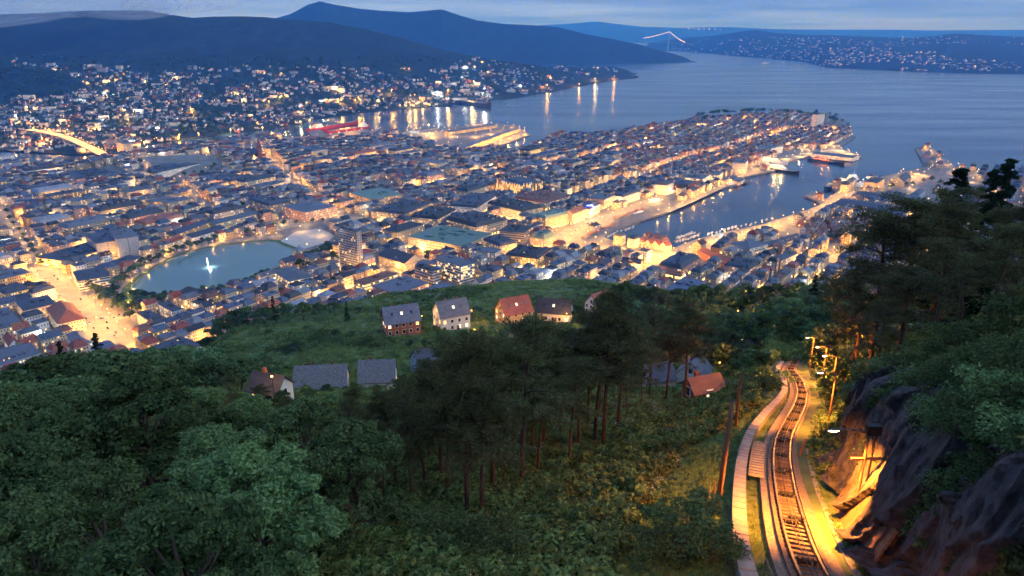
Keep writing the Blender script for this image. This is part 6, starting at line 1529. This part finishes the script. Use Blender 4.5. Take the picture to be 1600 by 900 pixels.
for px, py, s in [(1075, 860, 2.6), (1040, 880, 2.0), (1110, 885, 1.9), (760, 880, 2.4), (860, 790, 1.5), (905, 830, 1.5), (985, 800, 1.3), (1500, 560, 2.6), (1450, 590, 2.4), (1540, 600, 2.6), (1580, 540, 2.8), (1420, 560, 2.4), (1395, 600, 2.0), (1480, 640, 2.2), (1560, 660, 2.4), (1590, 620, 2.4), (1520, 690, 2.0), (1340, 640, 2.0), (1365, 610, 2.2), (1310, 640, 1.6), (1400, 650, 1.8), (1590, 720, 2.0), (1455, 690, 1.5), (1430, 700, 1.3), (1500, 720, 1.4), (1560, 770, 1.5), (1590, 830, 1.3), (1540, 850, 1.0), (1475, 610, 2.0), (1530, 640, 2.0), (1420, 630, 1.8), (1380, 690, 1.2), (1400, 720, 1.3), (1450, 740, 1.5), (1520, 770, 1.6), (1490, 690, 2.0), (1580, 690, 2.4), (1550, 720, 2.0), (1600, 760, 2.0), (1225, 600, 2.0), (1195, 610, 2.4), (1170, 600, 2.2), (1285, 620, 1.6), (690, 860, 2.0)]:
    x, y, z = thit(px, py); L.append((tree(PBUSH, x, y, z - 0.2, s, 'shrub', 'shrubs beside the track', 'shrub', sxy=1.2), px))
label_in_order(L, lambda n, o: f'rounded leafy shrub on the slopes beside the track, {n} from left')

L = []; br_ = random.Random(44)
for k in range(46):
    px = br_.uniform(230, 900); py = np.interp(px, [230, 330, 450, 600, 900], [545, 520, 500, 476, 462]) + br_.uniform(2, 62)
    x, y, z = thit(px, py)
    if y < 120 or any((x - hx) ** 2 + (y - hy) ** 2 < (r + 3) ** 2 for hx, hy, r in HOUSE_AT): continue
    L.append((tree(PBUSH, x, y, z - 0.3, br_.uniform(1.8, 4.2), 'meadow_bush', 'bushes on the grassy hill', 'shrub', sxy=1.25), px))
label_in_order(L, lambda n, o: f'dark bush on the open grassy hill, {n} from left')

# ------------------------------------------------------------------ undergrowth: scattered by geometry nodes on the slope
M['weed'] = leafmat('weed_leaves', (0.062, 0.118, 0.042), (0.18, 0.25, 0.085), objvar=0.45, scale=0.8)
M['weed2'] = leafmat('fern_leaves', (0.045, 0.060, 0.020), (0.19, 0.18, 0.06), objvar=0.45, scale=0.8)
M['grass'] = leafmat('grass_blades', (0.12, 0.19, 0.06), (0.24, 0.33, 0.11), objvar=0.4, scale=0.5)
M['blossom'] = leafmat('white_blossom', (0.35, 0.36, 0.26), (0.60, 0.60, 0.48), objvar=0.2)
def cover_proto(seed, r, h, n, size, m, asp=0.5, radial=False):
    g = np.random.default_rng(seed); c = np.stack([g.normal(0, r * 0.5, 12), g.normal(0, r * 0.5, 12), g.uniform(0.05, h, 12)], 1)
    V, F = leaves(c, np.full(12, r * 0.5), n // 12, size, asp, flat=0.7, up=0.9, seed=seed, radial=radial)
    V[:, 2] = np.maximum(V[:, 2], -0.1); return mesh_obj('cover_source', V, F, m, link=False)
def scatter(name, label, proto, pts, sc, cat='undergrowth'):
    pts = np.asarray(pts); me = bpy.data.meshes.new(name); me.vertices.add(len(pts)); me.vertices.foreach_set('co', pts.astype(np.float32).ravel())
    for nm, arr in (('sc', sc), ('rz', rng.uniform(0, 6.28, len(pts)))):
        at = me.attributes.new(nm, 'FLOAT', 'POINT'); at.data.foreach_set('value', np.asarray(arr, dtype=np.float32))
    o = bpy.data.objects.new(name, me); C.objects.link(o); tag(o, label, cat, kind='stuff')
    ng = bpy.data.node_groups.new(name + '_scatter', 'GeometryNodeTree'); ng.interface.new_socket('Geometry', in_out='INPUT', socket_type='NodeSocketGeometry'); ng.interface.new_socket('Geometry', in_out='OUTPUT', socket_type='NodeSocketGeometry')
    N, K = ng.nodes, ng.links; gi, go = N.new('NodeGroupInput'), N.new('NodeGroupOutput'); ip = N.new('GeometryNodeInstanceOnPoints'); oi = N.new('GeometryNodeObjectInfo'); oi.inputs[0].default_value = proto
    m2p = N.new('GeometryNodeMeshToPoints'); K.new(gi.outputs[0], m2p.inputs[0]); K.new(m2p.outputs[0], ip.inputs['Points']); K.new(oi.outputs['Geometry'], ip.inputs['Instance'])
    def attr(n_): q = N.new('GeometryNodeInputNamedAttribute'); q.data_type = 'FLOAT'; q.inputs[0].default_value = n_; return q.outputs[0]
    cx = N.new('ShaderNodeCombineXYZ'); K.new(attr('rz'), cx.inputs[2]); K.new(cx.outputs[0], ip.inputs['Rotation'])
    cs_ = N.new('ShaderNodeCombineXYZ'); q = attr('sc')
    for k in range(3): K.new(q, cs_.inputs[k])
    K.new(cs_.outputs[0], ip.inputs['Scale']); K.new(ip.outputs[0], go.inputs[0])
    md = o.modifiers.new('scatter', 'NODES'); md.node_group = ng; return o
def slope_pts(n, y0, y1, a0, a1, seed, keep):
    g = np.random.default_rng(seed); y = y0 * (y1 / y0) ** g.random(n); x = g.uniform(a0, a1, n) * (y + 6); d = x - track_x(y); k = keep(x, y, d, g)
    for hx, hy, r in HOUSE_AT: k &= (x - hx) ** 2 + (y - hy) ** 2 > r * r
    x, y = x[k], y[k]; return np.stack([x, y, terrain(x, y) - 0.05], 1)
off = lambda x, y, d: ((d < np.interp(y, [12, 46, 62, 80], [-8.0, -7.0, -4.2, -3.2])) | (d > 2.6)) & ~((d > 2.2) & (d < 5.6) & (y < 36)) | (y > 112)
P = slope_pts(26000, 12, 150, -0.95, 0.95, 1, lambda x, y, d, g: off(x, y, d) & (fbm(x / 5, y / 5, 8) > -0.16))
scatter('weeds', 'tangle of green weeds and saplings covering the near slope', cover_proto(300, 0.55, 0.6, 120, 0.24, M['weed']), P, rng.uniform(0.6, 1.5, len(P)))
P = slope_pts(15000, 14, 150, -0.6, 0.95, 2, lambda x, y, d, g: off(x, y, d) & (fbm(x / 7, y / 7, 18) > 0.0))
scatter('ferns', 'yellowish ferns and nettles among the weeds', cover_proto(301, 0.5, 0.7, 110, 0.26, M['weed2'], 0.3), P, rng.uniform(0.6, 1.4, len(P)))
P = slope_pts(26000, 9, 36, 0.3, 1.4, 9, lambda x, y, d, g: (d > 3.9) & (d < 9.5) & (fbm(x / 2.2, y / 2.2, 48) > 0.04 - 0.12 * sstep(5, 7.5, d))); P[:, 2] += 0.75
scatter('cliff_greenery', 'dark green plants hanging over the rock cliff', cover_proto(306, 0.5, 0.4, 110, 0.2, M['leafdark']), P, rng.uniform(0.6, 1.3, len(P)))
P = slope_pts(9000, 20, 110, -0.2, 0.45, 3, lambda x, y, d, g: off(x, y, d) & (d < -7) & (fbm(x / 6, y / 6, 28) > 0.10))
scatter('white_flowers', 'white flower heads dotted over the slope left of the track', cover_proto(302, 0.3, 0.9, 36, 0.09, M['blossom'], 0.9), P, rng.uniform(0.5, 1.1, len(P)), 'flowers')
P = slope_pts(30000, 12, 100, 0.0, 0.62, 4, lambda x, y, d, g: (d > -11) & (d < 2.2) & ((d < -3.1) | (d > 2.0) | ((d > -1.9) & (d < -1.4) & (g.random(len(d)) < 0.5))))
scatter('verge_grass', 'short orange-lit grass on the verges of the track', cover_proto(303, 0.35, 0.14, 130, 0.20, M['grass'], 0.14, True), P, rng.uniform(0.4, 0.8, len(P)), 'grass')
P = slope_pts(42000, 120, 420, -0.9, 0.75, 5, lambda x, y, d, g: (fbm(x / 22, y / 22, 38) > -0.02) & (y < 420))
scatter('hill_scrub', 'low green scrub covering the grassy hill in patches', cover_proto(304, 0.9, 0.7, 150, 0.42, M['weed']), P, rng.uniform(0.6, 2.0, len(P)))
P = slope_pts(42000, 120, 420, -0.9, 0.75, 6, lambda x, y, d, g: fbm(x / 22, y / 22, 38) < 0.06)
scatter('hill_grass', 'bright meadow grass of the hill below the houses', cover_proto(305, 1.2, 0.25, 170, 0.42, M['grass'], 0.22, True), P, rng.uniform(0.7, 1.3, len(P)), 'grass')
